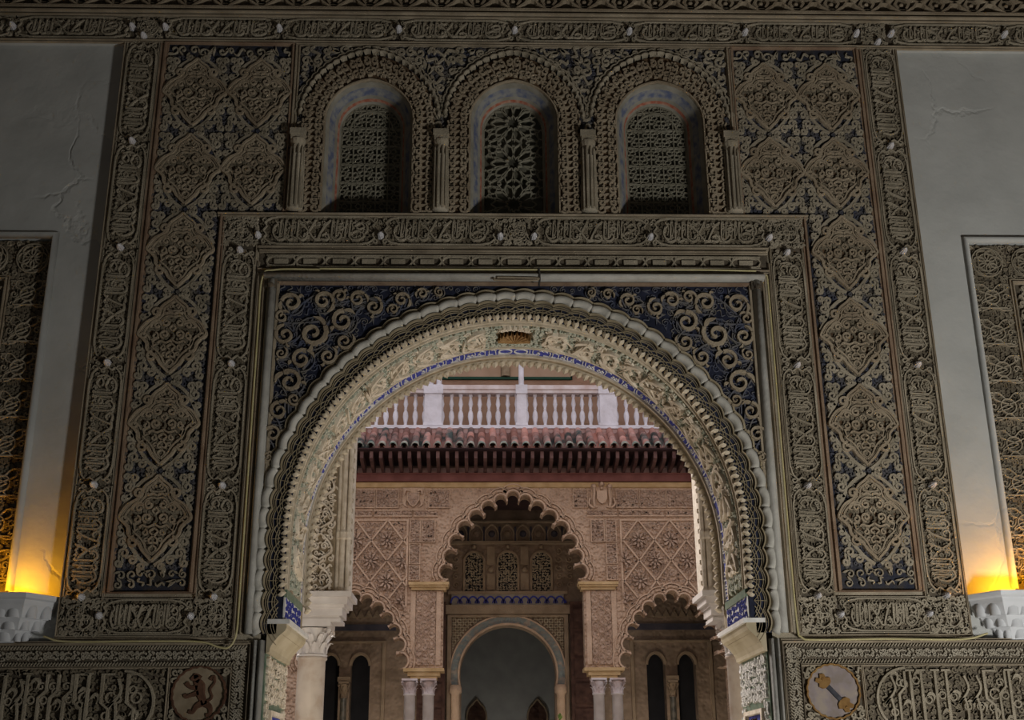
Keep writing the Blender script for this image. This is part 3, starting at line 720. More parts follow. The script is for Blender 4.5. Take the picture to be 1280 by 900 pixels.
t = thing('doorway_frame', (0, 0, 2.56), 'pale rounded plaster moulding framing the carved spandrels of the arch', 'moulding')
for s in (-1, 1):
    mb = MB(); mb.strip(np.array([(s * 1.745, 2.56), (s * 1.745, 4.0), (s * 1.745, 5.05)]), ROUND, .072, .07, caps=True); part('upright', mb, 'white_mould', t, smooth=True)
    mb = MB(); mb.strip(np.array([(s * 1.80, 2.56), (s * 1.80, 5.1)]), ROUND, .03, .035, caps=True); part('edge_bead', mb, 'moulding', t)
    mb = MB(); mb.strip(np.array([(s * 1.70, 2.56), (s * 1.70, 5.03)]), RIB, .022, .03, caps=True); part('inner_bead', mb, 'moulding', t)
    mb = MB(); mb.plate(*sorted((s * 1.705, s * 1.785)), 4.985, 5.055, .0, .05); mb.disc(s * 1.745, 5.0, .035, .085, 10); part('corner_block', mb, 'brown_ground', t)
mb = MB(); mb.strip(np.array([(-1.80, 5.078), (0, 5.078), (1.80, 5.078)]), ROUND, .062, .085, caps=True); part('lintel_moulding', mb, 'white_mould', t, smooth=True)
mb = MB(); mb.strip(np.array([(-1.78, 5.034), (1.78, 5.034)]), RIB, .024, .03, caps=True); part('inner_bead', mb, 'red_moulding', t)

# ------------------------------------------------------------------ spandrels
SPIR = [(1.597, 4.877, .073, 1, .2), (1.657, 4.769, .046, -1, 1.6), (1.371, 4.892, .073, -1, 3.3), (1.253, 4.928, .051, 1, 0), (1.125, 4.907, .06, -1, 2.4), (1.433, 4.649, .099, 1, 2.6),
        (1.629, 4.634, .066, -1, .4), (1.225, 4.742, .08, -1, 1.6), (1.206, 4.586, .059, 1, 3.4), (1.502, 4.452, .072, -1, 2.0), (1.319, 4.474, .059, 1, 3.0), (1.577, 4.286, .084, 1, 1.0),
        (1.648, 4.494, .040, 1, 3.0), (1.637, 4.075, .064, -1, 1.4), (1.538, 4.157, .045, 1, 4.0), (1.672, 3.908, .056, 1, .6), (1.01, 4.85, .06, 1, 2.6), (.812, 4.903, .055, -1, 3.0), (.87, 4.829, .037, 1, .5),
        (.667, 4.950, .040, 1, .5), (.546, 4.962, .032, -1, .5), (1.690, 3.74, .035, -1, 1.2)]
RO = 1.742
for s, side in ((-1, 'left'), (1, 'right')):
    t = thing('spandrel_panel', (s * 1.5, 0, 3.6), f'{"dusky" if s < 0 else "bluer"} carved spandrel with big scrolls {side} of the arch crown', 'carved panel')
    g = MB(); pts = [(s * x, z) for x, z in [(1.705, 3.2), (1.705, 5.03), (0, 5.03)] + [(RO * .985 * math.sin(a), ZC + RO * .985 * math.cos(a)) for a in np.linspace(.0, 1.45, 30)]]
    g.poly(pts if s > 0 else pts, (), 0, .003); part('ground', g, 'navy', t)
    f = MB(); curls(f, .25, 1.70, 3.4, 5.02, .060, .006, .012, lambda x, z: math.hypot(x, z - ZC) > RO + .03, seed=31, turns=1.4)
    R = random.Random(5)
    for cx, cz, r, d, a0 in SPIR:
        f.strip(arc(cx, cz, r * 1.25, 0, 300, 14), RIB, .007, .020)
    for (ax, az, ar, ad, _), (bx, bz, br, bd, _) in [(SPIR[i], SPIR[j]) for i in range(len(SPIR)) for j in range(i)]:
        L_ = math.hypot(ax - bx, az - bz)
        if L_ < .27:
            nx_, nz_ = -(bz - az) / L_, (bx - ax) / L_; P = cr([(ax + nx_ * ar * 1.05, az + nz_ * ar * 1.05), ((ax + bx) / 2 + nx_ * .02, (az + bz) / 2 + nz_ * .02), (bx - nx_ * br * 1.05, bz - nz_ * br * 1.05)], 5)
            f.strip(P, RIB, .011, .024)
    f.v = [v * [s, 1, 1] for v in f.v]; stuff(part('fine_vine', f, 'fine_dark', t, label='thin background tendrils'))
    for cx, cz, r, d, a0 in SPIR:
        sc = MB(); P = spi(cx, cz, r, 1.35, a0 * 1.0, d, 20, .16); tt = np.linspace(0, 1, 20)
        sc.strip(P, RIB, r * .36 * (1.1 - .55 * tt), .036, .004)
        a = a0; ex, ez = cx + r * math.cos(a), cz + r * math.sin(a); aa = a - d * PI / 2
        tl = cr([(ex, ez), (ex + r * .6 * math.cos(aa), ez + r * .6 * math.sin(aa)), (ex + r * 1.15 * math.cos(aa - d * .35), ez + r * 1.15 * math.sin(aa - d * .35))], 4)
        sc.strip(tl, RIB, leafw(len(tl), r * .42), .030, .004)
        am = a0 + d * 2.2; mx, mz = cx + r * .92 * math.cos(am), cz + r * .92 * math.sin(am)
        tl = cr([(mx, mz), (mx + r * .3 * math.cos(am), mz + r * .3 * math.sin(am)), (mx + r * .5 * math.cos(am + d * .5), mz + r * .5 * math.sin(am + d * .5))], 3); sc.strip(tl, RIB, leafw(len(tl), r * .3), .028, .004)
        sc.v = [v * [s, 1, 1] for v in sc.v]
        if cz + r < 5.03 and math.hypot(cx, cz - ZC) > RO: part('scroll', sc, 'tan_warm', t)

# ------------------------------------------------------------------ archway: rings on the face, soffit, teeth
t = thing('archway', (0, 0, ZS), 'great round carved arch of the doorway with scalloped white rim and painted soffit', 'archway')
g = MB(); g.ring(arch_pts(RS + .002), arch_pts(1.668), 0, .012); part('dark_ring', g, 'navy', t, label='navy ring with gold strapwork')
g = MB(); g.ring(arch_pts(1.655), arch_pts(1.760), 0, .006); part('rim_bed', g, 'moulding', t)
RREF = 1.69; LT = 2 * (ZC - ZS) + PI * RREF; NL = 48; PT = LT / NL
u = np.linspace(-PT / 2, PT / 2, 9); bul = .022 * (1 - (2 * u / PT) ** 2)
lb = MB(); lb.strip(np.stack([u, bul], 1), ROUND, .070, .055, .004, caps=True); LOBE = lb.mesh('scallop', 'scallop', smooth=True)
lb = MB(); lb.strip(np.stack([u, bul + .048], 1), RIB, .018, .025, .004); lb.strip(np.stack([u, bul - .043], 1), RIB, .012, .04, .004); LOBE2 = lb.mesh('scallop_edge', 'gold')
lb = MB()
u3 = np.linspace(-PT, PT, 15); u4 = np.linspace(-PT * .75, PT * .75, 13)
lb.strip(np.stack([u3, -.122 + .070 * (1 - (u3 / PT) ** 2)], 1), RIB, .0048, .012, .012)
lb.strip(np.stack([u4, -.122 + .042 * (1 - (u4 / (PT * .75)) ** 2)], 1), RIB, .0048, .012, .012)
lb.strip(np.stack([u, -.060 + .022 * (1 - (2 * u / PT) ** 2)], 1), RIB, .005, .012, .012)
lb.strip(np.stack([u, -.118 + .022 * (1 - (2 * u / PT) ** 2)], 1), RIB, .0048, .012, .012)
lb.strip(np.array([(0, -.045), (0, -.12)]), RIB, .0045, .011, .012)
LACE = lb.mesh('strapwork', 'gold')
for i in range(NL):
    (x, z), a = arch_at((i + .5) * PT, 1.69, RREF)
    o = link('scallop', LOBE, t, (x, 0, z), (0, -a, 0)); e = link('scallop_edge', LOBE2); e.parent = o
    link('strapwork', LACE, t, (x, 0, z), (0, -a, 0))
# hanging bud-shaped teeth, a row on each edge of the soffit
tb = MB(); sec = [(-.020, .0), (-.027, .010), (-.027, .022), (-.020, .034), (-.008, .042), (0, .052), (.008, .042), (.020, .034), (.027, .022), (.027, .010), (.020, 0)]
V = [(x, -z, .0) for x, z in sec] + [(x * .78, -z * .92, .018) for x, z in sec] + [(0, -.004, .022), (0, -.022, .032)]
n = len(sec); F = [(i, i + 1, n + i + 1, n + i) for i in range(n - 1)] + [(n + i, n + i + 1, 2 * n + 1) for i in range(n - 1)]
V += [(x, -z, -.03) for x, z in sec]; F += [(i + 1, i, 2 * n + 2 + i, 2 * n + 3 + i) for i in range(n - 1)] + [tuple(range(2 * n + 2, 3 * n + 2))]
tb.add(V, F); TOOTH = tb.mesh('tooth', 'tooth')
L2 = 2 * (ZC - 2.80) + PI * 1.575; NT = 100
for i in range(NT):
    (x, z), a = arch_at((i + .5) * L2 / NT, 1.572, 1.572, 2.80); link('tooth', TOOTH, t, (x, -.016, z), (0, -a, 0))
L3 = 2 * (ZC - 2.80) + PI * RS
for i in range(NT):
    (x, z), a = arch_at((i + .5) * L3 / NT, RS - .012, RS, 2.80); o = link('tooth', TOOTH, t, (x, .845, z), (0, -a, 0))
# soffit relief: (arc length, depth, height) wrapped under the arch
def soff(V):
    a = V[:, 0]; y = V[:, 1]; h = V[:, 2]; leg = ZC - ZS; half = PI * RS
    r = RS - h; th = np.clip((a - leg) / RS, 0, PI)
    x = -r * np.cos(th); z = ZC + r * np.sin(th)
    z = np.where(a < leg, ZS + a, np.where(a > leg + half, ZC - (a - leg - half), z))
    return np.stack([x, y, z], 1)
LS = 2 * (ZC - ZS) + PI * RS; NA = 110
av = np.linspace(.29, LS - .29, NA)
def along(d): return np.stack([av, np.full(NA, d)], 1)
def sstrip(d, w, h, m, name, sec=RIB, z0=0.): 
    mb = MB(); mb.strip(along(d), sec, w, h, z0); return part(name, mb, m, t, fmap=soff)
mb = MB(); mb.strip(np.stack([np.linspace(0, LS, NA), np.full(NA, .43)], 1), [(-.5, 0), (.5, 0)], .86, 1, .0); part('soffit', mb, 'cream_ground', t, fmap=soff)
sstrip(.012, .03, .016, 'tooth', 'soffit_bead'); sstrip(.055, .02, .022, 'tooth', 'soffit_bead')
sstrip(.53, .035, .028, 'tooth', 'soffit_bead'); sstrip(.565, .02, .016, 'tooth', 'soffit_bead'); sstrip(.745, .03, .02, 'tooth', 'soffit_bead'); sstrip(.80, .07, .012, 'cream_ground', 'soffit_bead'); sstrip(.835, .03, .03, 'tooth', 'soffit_bead')
mb = MB(); mb.strip(along(.655), [(-.5, .0), (-.5, 1), (.5, 1), (.5, 0)], .165, .004); part('blue_inscription_band', mb, 'cobalt', t, fmap=soff)
mb = MB(); R = random.Random(11); a = .28
while a < LS - .28:
    if abs(a - LS / 2) < .10: a += .02; continue
    k = R.random(); q = R.uniform(-.01, .01)
    if k < .55: mb.strip(np.array([(a, .60), (a + q, .64), (a, .705)]), RIB, .007, .008, .004)
    elif k < .8: mb.strip(cr([(a - .01, .69), (a + .012, .70), (a + .02, .67), (a, .655), (a + .015, .63)], 2), RIB, .006, .008, .004)
    else: mb.strip(cr([(a - .015, .615), (a, .60), (a + .02, .62)], 2), RIB, .006, .008, .004)
    if R.random() < .6: mb.strip(np.array([(a - .012, .702), (a + .03, .702)]), RIB, .006, .008, .004)
    a += R.uniform(.022, .034)
for a in (LS / 2 - .06, LS / 2 + .06, LS * .30, LS * .70):
    mb.strip(arc(a, .655, .05, 0, 360, 12), RIB, .012, .008, .004)
part('band_lettering', mb, 'white_tile', t, fmap=soff)
R = random.Random(3); n = 30; p = LS / n
for i in range(n):
    a0 = i * p; c = a0 + p / 2; d = 1 if i % 2 else -1; zc = .29
    if abs(c - LS / 2) < .12 or c < .36 or c > LS - .36: continue
    mb = MB()
    S = [cr([(a0, zc), (a0 + p * .3, zc + d * .10), (a0 + p * .7, zc + d * .12), (a0 + p, zc)], 4)]
    mb.strip(S[0], RIB, .020, .03)
    for q in (1, -1):
        L1 = cr([(c - .05, zc + q * .05), (c - .02, zc + q * .11), (c + .04, zc + q * .16), (c + .09, zc + q * .185)], 4)
        mb.strip(L1, RIB, leafw(len(L1), .050), .050)
        L1 = cr([(c + .05, zc - q * .02), (c + .08, zc + q * .05), (c + .055, zc + q * .10), (c + .02, zc + q * .085)], 4)
        mb.strip(L1, RIB, leafw(len(L1), .034), .045)
        mb.strip(spi(c - .05, zc + q * .16, .030, 1.2, R.uniform(0, 6), q, 11), RIB, .013, .035)
        mb.strip(spi(c + .06, zc + q * .14, .022, 1.1, R.uniform(0, 6), -q, 9), RIB, .011, .03)
    mb.disc(c, zc + d * .02, .035, .05, 8)
    for q in range(5):
        L1 = cr([(c + R.uniform(-.1, .1), zc + R.uniform(-.18, .18)) for _ in range(3)], 4); mb.strip(L1, RIB, leafw(len(L1), .028), R.uniform(.03, .06))
    part('leaf_spray', mb, 'cream', t, fmap=soff, label='pale carved leaves under the arch')
mb = MB(); curls(mb, .32, LS - .32, .08, .50, .046, .014, .030, lambda a, d: ((a - LS / 2) / .15) ** 2 + ((d - .27) / .15) ** 2 > 1, seed=8, n=8); stuff(part('soffit_vine', mb, 'cream_green', t, fmap=soff, label='greenish tendrils under the arch'))
mb = MB()
for k in range(11):
    an = math.radians(8 + 164 * k / 10); P = np.array([(LS / 2 + .005 * math.cos(an), .36 - .005 * math.sin(an)), (LS / 2 + .075 * math.cos(an), .36 - .10 * math.sin(an)), (LS / 2 + .125 * math.cos(an), .36 - .175 * math.sin(an))])
    mb.strip(P, ROUND, [.012, .026, .030], .055)
part('keystone_shell', mb, 'shell_gold', t, fmap=soff, label='golden scallop shell at the crown')
mb = MB()
for k in range(7):
    an = math.radians(15 + 150 * k / 6); mb.strip(spi(LS / 2 + .10 * math.cos(an), .13 - .03 * math.sin(an), .026, 1.2, an, 1, 9), RIB, .013, .045)
part('keystone_foliage', mb, 'cream', t, fmap=soff)
# imposts, tile strips and jambs on both sides
for s, side in ((-1, 'left'), (1, 'right')):
    sm = lambda V, s=s: np.stack([s * (JX - V[:, 2]), V[:, 0], V[:, 1]], 1)       # (depth, z, out of the jamb)
    prof = [(.00, 2.44), (.022, 2.445), (.025, 2.47), (.04, 2.50), (.075, 2.545), (.115, 2.58), (.125, 2.60), (.125, 2.635), (.08, 2.64), (.0, 2.64)]
    mb = MB(); n = len(prof)
    V = [(y, z, h) for y in (-.02, .87) for h, z in prof]; F = [(i, i + 1, n + i + 1, n + i) for i in range(n - 1)] + [tuple(range(n)), tuple(range(2 * n - 1, n - 1, -1))]
    mb.add(V, F); part('impost', mb, 'impost', t, fmap=sm, label='plain ochre impost block')
    mb = MB(); mb.box(-.03, .88, 2.625, 2.655, 0, .145); part('ledge', mb, 'white_tile', t, fmap=sm)
    mb = MB(); mb.box(.0, .70, 2.655, 2.80, .0, .105); part('tile_strip', mb, 'white_tile', t, fmap=sm)
    mb = MB(); curls(mb, .02, .68, 2.665, 2.795, .042, .0072, .006, seed=3, n=8); stuff(part('tile_lettering', mb, 'cobalt', t, (0, 0, 0), fmap=lambda V, s=s: np.stack([s * (JX - .105 - V[:, 2]), V[:, 0], V[:, 1]], 1)))
    mb = MB(); mb.box(.0, .70, 2.80, 2.85, .0, .115); part('green_strip', mb, 'green_tile', t, fmap=sm)
    mb = MB(); mb.box(-.02, .0, 2.56, 2.64, -.04, .06); part('ring_foot', mb, 'navy', t, fmap=sm)
    j = thing('jamb_panel', (s * JX, .4, 0), f'painted plaster jamb panel below the {side} impost of the arch', 'carved panel')
    mb = MB(); mb.box(.0, .86, .0, 2.44, -.05, .0); part('backing', mb, 'green_tile', j, fmap=sm)
    mb = MB(); curls(mb, .03, .83, 2.14, 2.42, .055, .016, .016, seed=12); curls(mb, .03, .15, 1.5, 2.14, .055, .016, .016, seed=13); curls(mb, .71, .83, 1.5, 2.14, .055, .016, .016, seed=14)
    stuff(part('border_vine', mb, 'white_tile' if s > 0 else 'cream', j, fmap=sm))
    mb = MB(); mb.box(.19, .67, 1.2, 2.06, .0, .006); part('inner_ground', mb, 'cobalt', j, fmap=sm)
    mb = MB(); mb.strip(np.array([(.17, 1.2), (.17, 2.08), (.69, 2.08), (.69, 1.2)]), RIB, .05, .03); part('inner_frame', mb, 'cream', j, fmap=sm)
    mb = MB()
    for d in (1, -1): mb.strip(cr([(.43, 2.02), (.43 + d * .10, 1.9), (.43 - d * .04, 1.72), (.43 + d * .12, 1.5)], 5), RIB, .06, .03, .006)
    part('ribbon_scroll', mb, 'ochre', j, fmap=sm)
    mb = MB()
    for k in range(5): mb.strip(spi(.43 + .12 * (-1) ** k, 1.96 - .1 * k, .05, 1.2, k, 1, 10), RIB, .02, .02, .006)
    part('leaf_scroll', mb, 'cream_green', j, fmap=sm)
    # plain mouldings on the face beside the jamb
    for x, w in ((1.66, .04), (1.70, .03)):
        mb = MB(); mb.strip(np.array([(s * x, .0), (s * x, 2.52)]), ROUND, w, .05, caps=True); part('face_moulding', mb, 'white_mould', j, smooth=True)
# ------------------------------------------------------------------ lower carved panels with roundels
def kufic(mb, x0, x1, z0, z1, seed, w=.020, h=.036):
    """large angular inscription: tall bars, bent shafts, feet and knots"""
    R = random.Random(seed); x = x0 + .03
    while x < x1 - .05:
        k = R.random(); top = z1 - .03; bot = z0 + .03; m = (z0 + z1) / 2
        if k < .35:
            mb.strip(np.array([(x, top), (x, bot + .03), (x + .07, bot + .03)]), RIB, w, h); mb.strip(np.array([(x - .03, top + .005), (x + .03, top + .005)]), RIB, w * .8, h)
        elif k < .6:
            mb.strip(np.array([(x, bot), (x, m + .03), (x + .045, m + .075), (x + .045, top)]), RIB, w, h)
            mb.strip(spi(x + .01, m + .10, .03, 1.2, 0, 1, 10), RIB, w * .6, h * .8)
        elif k < .8:
            mb.strip(np.array([(x + .08, top), (x, top), (x, m), (x + .05, m - .04), (x + .05, bot)]), RIB, w, h)
            mb.strip(arc(x + .06, m + .03, .032, 0, 360, 12), RIB, w * .6, h * .8)
        else:
            mb.strip(cr([(x - .02, bot + .02), (x + .03, bot + .05), (x + .02, m), (x - .02, m - .03), (x + .05, m + .06), (x + .03, top - .03)], 4), RIB, w * .9, h)
        y = R.uniform(bot + .05, top - .05); mb.strip(arc(x + .035, y, .022, 0, 360, 10), RIB, w * .6, h * .9); y = R.uniform(bot + .03, top - .03)
        L1 = cr([(x + .02, y), (x + .05, y + .03), (x + .075, y + .01), (x + .06, y - .03)], 3); mb.strip(L1, RIB, leafw(len(L1), .028), h * .9)
        x += R.uniform(.065, .10)
    mb.strip(np.array([(x0 + .02, z0 + .07), (x1 - .02, z0 + .07)]), RIB, w * .8, h * .8)
rope = MB()
for i in range(12):
    a = -.12 + .02 * i; rope.strip(np.array([(a, -.010), (a + .018, .010)]), RIB, .009, .016)
ROPE = rope.mesh('rope_strip', 'tan')
vs = MB(); curls(vs, -.12, .12, -.028, .028, .027, .0085, .016, seed=6, n=8); VS = vs.mesh('vine_strip', 'tan_pale')
for s, side in ((-1, 'left'), (1, 'right')):
    t = thing('dado_panel', (s * 3.0, 0, 1.9), ('dark carved lower panel with a lion roundel, left of the doorway' if s < 0 else 'pale carved lower panel with a slanting dark band roundel, right of the doorway'), 'carved panel')
    xs = sorted((s * 1.73, s * 5.6)); ground(t, xs[0], xs[1], 1.5, 2.52, 'brown_ground')
    mould(t, [(s * 1.73, 1.5), (s * 1.73, 2.505), (s * 5.6, 2.505)][::-s], .022, .03, 'moulding')
    for z in (2.478, 2.375):
        for i in range(15): link('rope_strip', ROPE, t, (s * (1.87 + .24 * i), -.004, z))
    for i in range(15): link('vine_strip', VS, t, (s * (1.87 + .24 * i), -.004, 2.427))
    for i in range(4):
        for x in (1.765, 1.825): link('rope_strip', ROPE, t, (s * x, -.004, 2.35 - .24 * i), (0, PI / 2, 0))
        link('vine_strip', VS, t, (s * 1.795, -.004, 2.35 - .24 * i), (0, PI / 2, 0))
    cx, cz = s * 2.04, 2.185
    mould(t, [(s * 1.845, 1.5), (s * 1.845, 2.352), (s * 5.6, 2.352)][::-s], .014, .024)
    mould(t, [(s * 2.24, 1.5), (s * 2.24, 2.352)], .026, .028)
    f = MB(); curls(f, cx - .19, cx + .19, 1.56, 2.345, .046, .015, .026, lambda x, z: math.hypot(x - cx, z - cz) > .185, seed=17 + s); stuff(part('vine_field', f, 'tan', t))
    # roundel with scalloped rim
    mb = MB(); a = np.linspace(0, 2 * PI, 121)[:-1]; rr = .166 + .006 * np.abs(np.sin(a * 11)); rim = np.stack([cx + rr * np.cos(a), cz + rr * np.sin(a)], 1)
    ro = MB(); ro.poly([tuple(p) for p in rim], (), 0, .014); rd = part('roundel', ro, 'lion_field' if s < 0 else 'band_field', t)
    mb.strip(rim, RIB, .014, .03, closed=True); part('rim', mb, 'lion' if s < 0 else 'ochre', rd)
    e = MB()
    if s < 0:      # rampant lion facing left, painted brown
        def fl(pts, w, n=4): P = cr([(cx + x, cz + z) for x, z in pts], n); e.strip(P, RIB, np.interp(np.linspace(0, 1, len(P)), np.linspace(0, 1, len(w)), w), .010, .014)
        fl([(-.02, .085), (.0, .05), (.01, .0), (.03, -.04), (.04, -.065)], [.05, .075, .06, .045, .05])
        fl([(-.055, .09), (-.03, .10), (.0, .085)], [.02, .06, .06]); fl([(-.035, .125), (-.02, .10)], [.02, .05])
        fl([(-.01, .04), (-.06, .045), (-.085, .07)], [.04, .025, .035]); fl([(.0, .01), (-.05, -.005), (-.08, -.015), (-.09, .0)], [.04, .025, .025, .03])
        fl([(.03, -.05), (-.01, -.075), (-.03, -.11), (-.055, -.105)], [.05, .035, .022, .03]); fl([(.04, -.055), (.075, -.08), (.08, -.12), (.055, -.13)], [.05, .035, .022, .03])
        fl([(.045, -.05), (.085, -.02), (.07, .03), (.095, .07), (.085, .105), (.065, .09)], [.02, .014, .013, .014, .03, .02], 5)
        part('lion_emblem', e, 'lion', rd, label='dark brown rampant lion')
    else:          # slanting band held by two heads
        e.strip(np.array([(cx - .045, cz + .045), (cx + .055, cz - .065)]), RIB, .034, .010, .014); part('band_emblem', e, 'charcoal', rd, label='dark slanting band')
        for d in (1, -1):
            h = MB(); O = [(0, -.018), (.010, -.036), (.034, -.046), (.050, -.030), (.076, -.040), (.088, -.020), (.070, -.004), (.090, .014), (.072, .036), (.048, .030), (.030, .050), (.008, .036), (0, .018)]
            P = [(cx + .005 - d * ((.058 + a_) * .67 - b_ * .74), cz - .01 + d * ((.058 + a_) * .74 + b_ * .67)) for a_, b_ in O]
            h.poly(P, (), .014, .028); h.disc(cx + .005 - d * .070, cz - .01 + d * .088, .010, .008, 8, z0=.028); part('dragon_head', h, 'ochre', rd, label='ochre animal head biting the band')
    g = MB(); curls(g, min(s * 2.26, s * 5.6), max(s * 2.26, s * 5.6), 1.55, 2.34, .044, .014, .020, seed=40 + s, n=8); stuff(part('fine_vine', g, 'vine_brown', t))
    k = MB(); kufic(k, min(s * 2.36, s * 5.6), max(s * 2.36, s * 5.6), 1.93, 2.34, 61 + s)
    P = arc(s * 2.52, 2.13, .20, 90, 270 if s > 0 else -90, 16); k.strip(P, RIB, .02, .034); part('lettering', k, 'tan', t, label='large angular inscription')

# ------------------------------------------------------------------ alcove panels in the white walls
kt = MB(); a = .135
for d in (1, -1):
    kt.strip(cr([(-a, d * .10), (-.06, d * .10), (0, d * .05), (.06, d * .10), (a, d * .10)], 3), RIB, .010, .024)
    kt.strip(cr([(-.09, -.11), (-.09, -.05), (-d * .03, .0), (.09 * d, .05), (.09 * d, .11)], 3), RIB, .009, .024)
    kt.strip(spi(d * .10, .0, .03, 1.2, 0, d, 10), RIB, .008, .022)
kt.strip(arc(0, 0, .055, 0, 360, 16), RIB, .010, .026); kt.strip(np.array([(-.10, -.085), (.10, -.085)]), RIB, .012, .026)
for k in range(4): kt.strip(spi(.11 * (-1) ** k, (.075 if k < 2 else -.075), .024, 1.2, k, 1, 9), RIB, .010, .022)
curls(kt, -.145, .145, -.14, .14, .036, .012, .014, seed=90, n=8, mi=1)
KNOT = kt.mesh('knot_cell', ['tan', 'vine_brown'])
rc = MB(); rc.strip(arc(0, 0, .115, 0, 360, 20), RIB, .010, .026); rc.strip(arc(0, 0, .07, 0, 360, 16), RIB, .009, .024)
for k in range(6): rc.strip(arc(.06 * math.cos(k * PI / 3), .06 * math.sin(k * PI / 3), .045, 0, 360, 12), RIB, .009, .026)
for k in range(4): rc.strip(spi(.115 * (1 if k % 2 else -1), .115 * (1 if k < 2 else -1), .022, 1.1, k, 1, 8), RIB, .010, .02)
curls(rc, -.145, .145, -.14, .14, .036, .012, .014, seed=91, n=8, mi=1)
ROSE = rc.mesh('rose_cell', ['tan', 'vine_brown'])
for s, side in ((-1, 'left'), (1, 'right')):
    t = thing('alcove_panel', (s * 3.6, .13, 2.84), ('dark carved panel sunk in the white wall at the left edge' if s < 0 else 'carved panel of knotted squares sunk in the white wall at the right edge'), 'carved panel')
    xs = sorted((s * 3.362, s * 5.9)); g = MB(); g.plate(xs[0], xs[1], 2.85, 5.415, -.13, -.115); part('ground', g, 'brown_ground', t)
    for i in range(9): link('rose_cell' if i == 0 else 'knot_cell', ROSE if i == 0 else KNOT, t, (s * 3.515, .115, 5.27 - .28 * i))
    for i in range(1, 8): link('rose_cell', ROSE, t, (s * (3.515 + .3 * i), .115, 5.27))
    m = MB(); m.strip(np.array([(s * 3.68, 2.85), (s * 3.68, 5.115), (s * 5.8, 5.115)][::-s]), DBL, .04, .035); part('moulding', m, 'moulding', t, (0, .115, 0))
    f = MB(); curls(f, min(s * 3.71, s * 5.85), max(s * 3.71, s * 5.85), 2.9, 5.08, .065, .017, .026, seed=50 + s); stuff(part('vine_field', f, 'tan', t, (0, .115, 0)))
    m = MB(); m.strip(np.array([(s * 3.35, 2.85), (s * 3.35, 5.43), (s * 5.9, 5.43)][::-s]), ROUND, .05, .035); part('plaster_edge', m, 'white_wall', t, (0, .05, 0), smooth=True)

# ------------------------------------------------------------------ muqarnas consoles with the lamps hidden on top
def tongue():
    mb = MB(); n = 9; V = []; F = []
    sec = [(-.5, 0), (-.5, .55)] + [(-.5 * math.cos(PI * k / 6), .55 + .45 * math.sin(PI * k / 6)) for k in range(1, 6)] + [(.5, .55), (.5, 0)]
    n = len(sec)
    V = [(x, z, 0) for x, z in sec] + [(x * .88, z * .96, .5) for x, z in sec] + [(0, .0, .72), (0, .5, .66)]
    F = [(i, i + 1, n + i + 1, n + i) for i in range(n - 1)] + [(n + i, n + i + 1, 2 * n + 1) for i in range(n - 1)] + [(n, 2 * n + 1, 2 * n), (2 * n - 1, 2 * n, 2 * n + 1)]
    mb.add(V, F); return mb.mesh('muqarnas_cell', 'muqarnas', smooth=True)
TONG = tongue()
for s, side in ((-1, 'left'), (1, 'right')):
    X0 = s * 3.40; t = thing('muqarnas_console', (X0, 0, 2.51), ('white stepped plaster console glowing orange on top, at the left edge' if s < 0 else 'white stepped plaster console glowing orange on top, at the right edge'), 'console')
    def plan(k, y): return [(X0 - .40 * k, .05), (X0 - .40 * k, .02), (X0 - .24 * k - .02, -y), (X0 + .24 * k + .02, -y), (X0 + .40 * k, .02), (X0 + .40 * k, .05)]
    mb = MB(); lev = [(2.51, .50, .02), (2.585, .62, .07), (2.585, .70, .09), (2.655, .80, .13), (2.655, .84, .145), (2.735, .93, .185), (2.765, .95, .19), (2.775, 1.0, .21), (2.80, 1.02, .225), (2.805, 1.02, .225)]
    V = []; 
    for z, k, y in lev: V += [(x, yy, z) for x, yy in plan(k, y)]
    F = [(6 * i + j, 6 * i + j + 1, 6 * i + 7 + j, 6 * i + 6 + j) for i in range(len(lev) - 1) for j in range(5)] + [tuple(range(6 * len(lev) - 6, 6 * len(lev))), (5, 4, 3, 2, 1, 0)]
    mb.add(V, F); part('body', mb, 'muqarnas', t, fmap=ident)
    for z, k, y, hh, cnt, ph in ((2.515, .56, .045, .085, 3, 0), (2.585, .74, .10, .085, 4, 1), (2.655, .90, .155, .09, 5, 0)):
        for i in range(cnt):
            w = .48 * k / cnt * 1.0; x = X0 - .24 * k + .48 * k * (i + .5) / cnt
            o = link('muqarnas_cell', TONG, t, (x, -y + .012, z)); o.scale = (w * .86, .05, hh)
        for q in (-1, 1):
            for i in range(2):
                f = (i + .5) / 2; x = X0 + q * ((.26 + (.40 - .26) * f) * k); yy = -(y + (-.02 - y) * f)
                o = link('muqarnas_cell', TONG, t, (x, yy + .008, z), (0, 0, q * math.atan2(y + .02, .16 * k))); o.scale = (.075 * k, .045, hh)
    mb = MB(); mb.box(X0 - .20, X0 + .20, -.03, .03, 2.805, 2.812); part('lamp_tray', mb, 'fixture', t, fmap=ident)
    for q in (-.16, 0, .16): light('console_lamp', 'POINT', (X0 + q, -.115, 2.823), 4.4 if s > 0 else 3.2, (1.0, .42, .015), t, shadow_soft_size=.015)

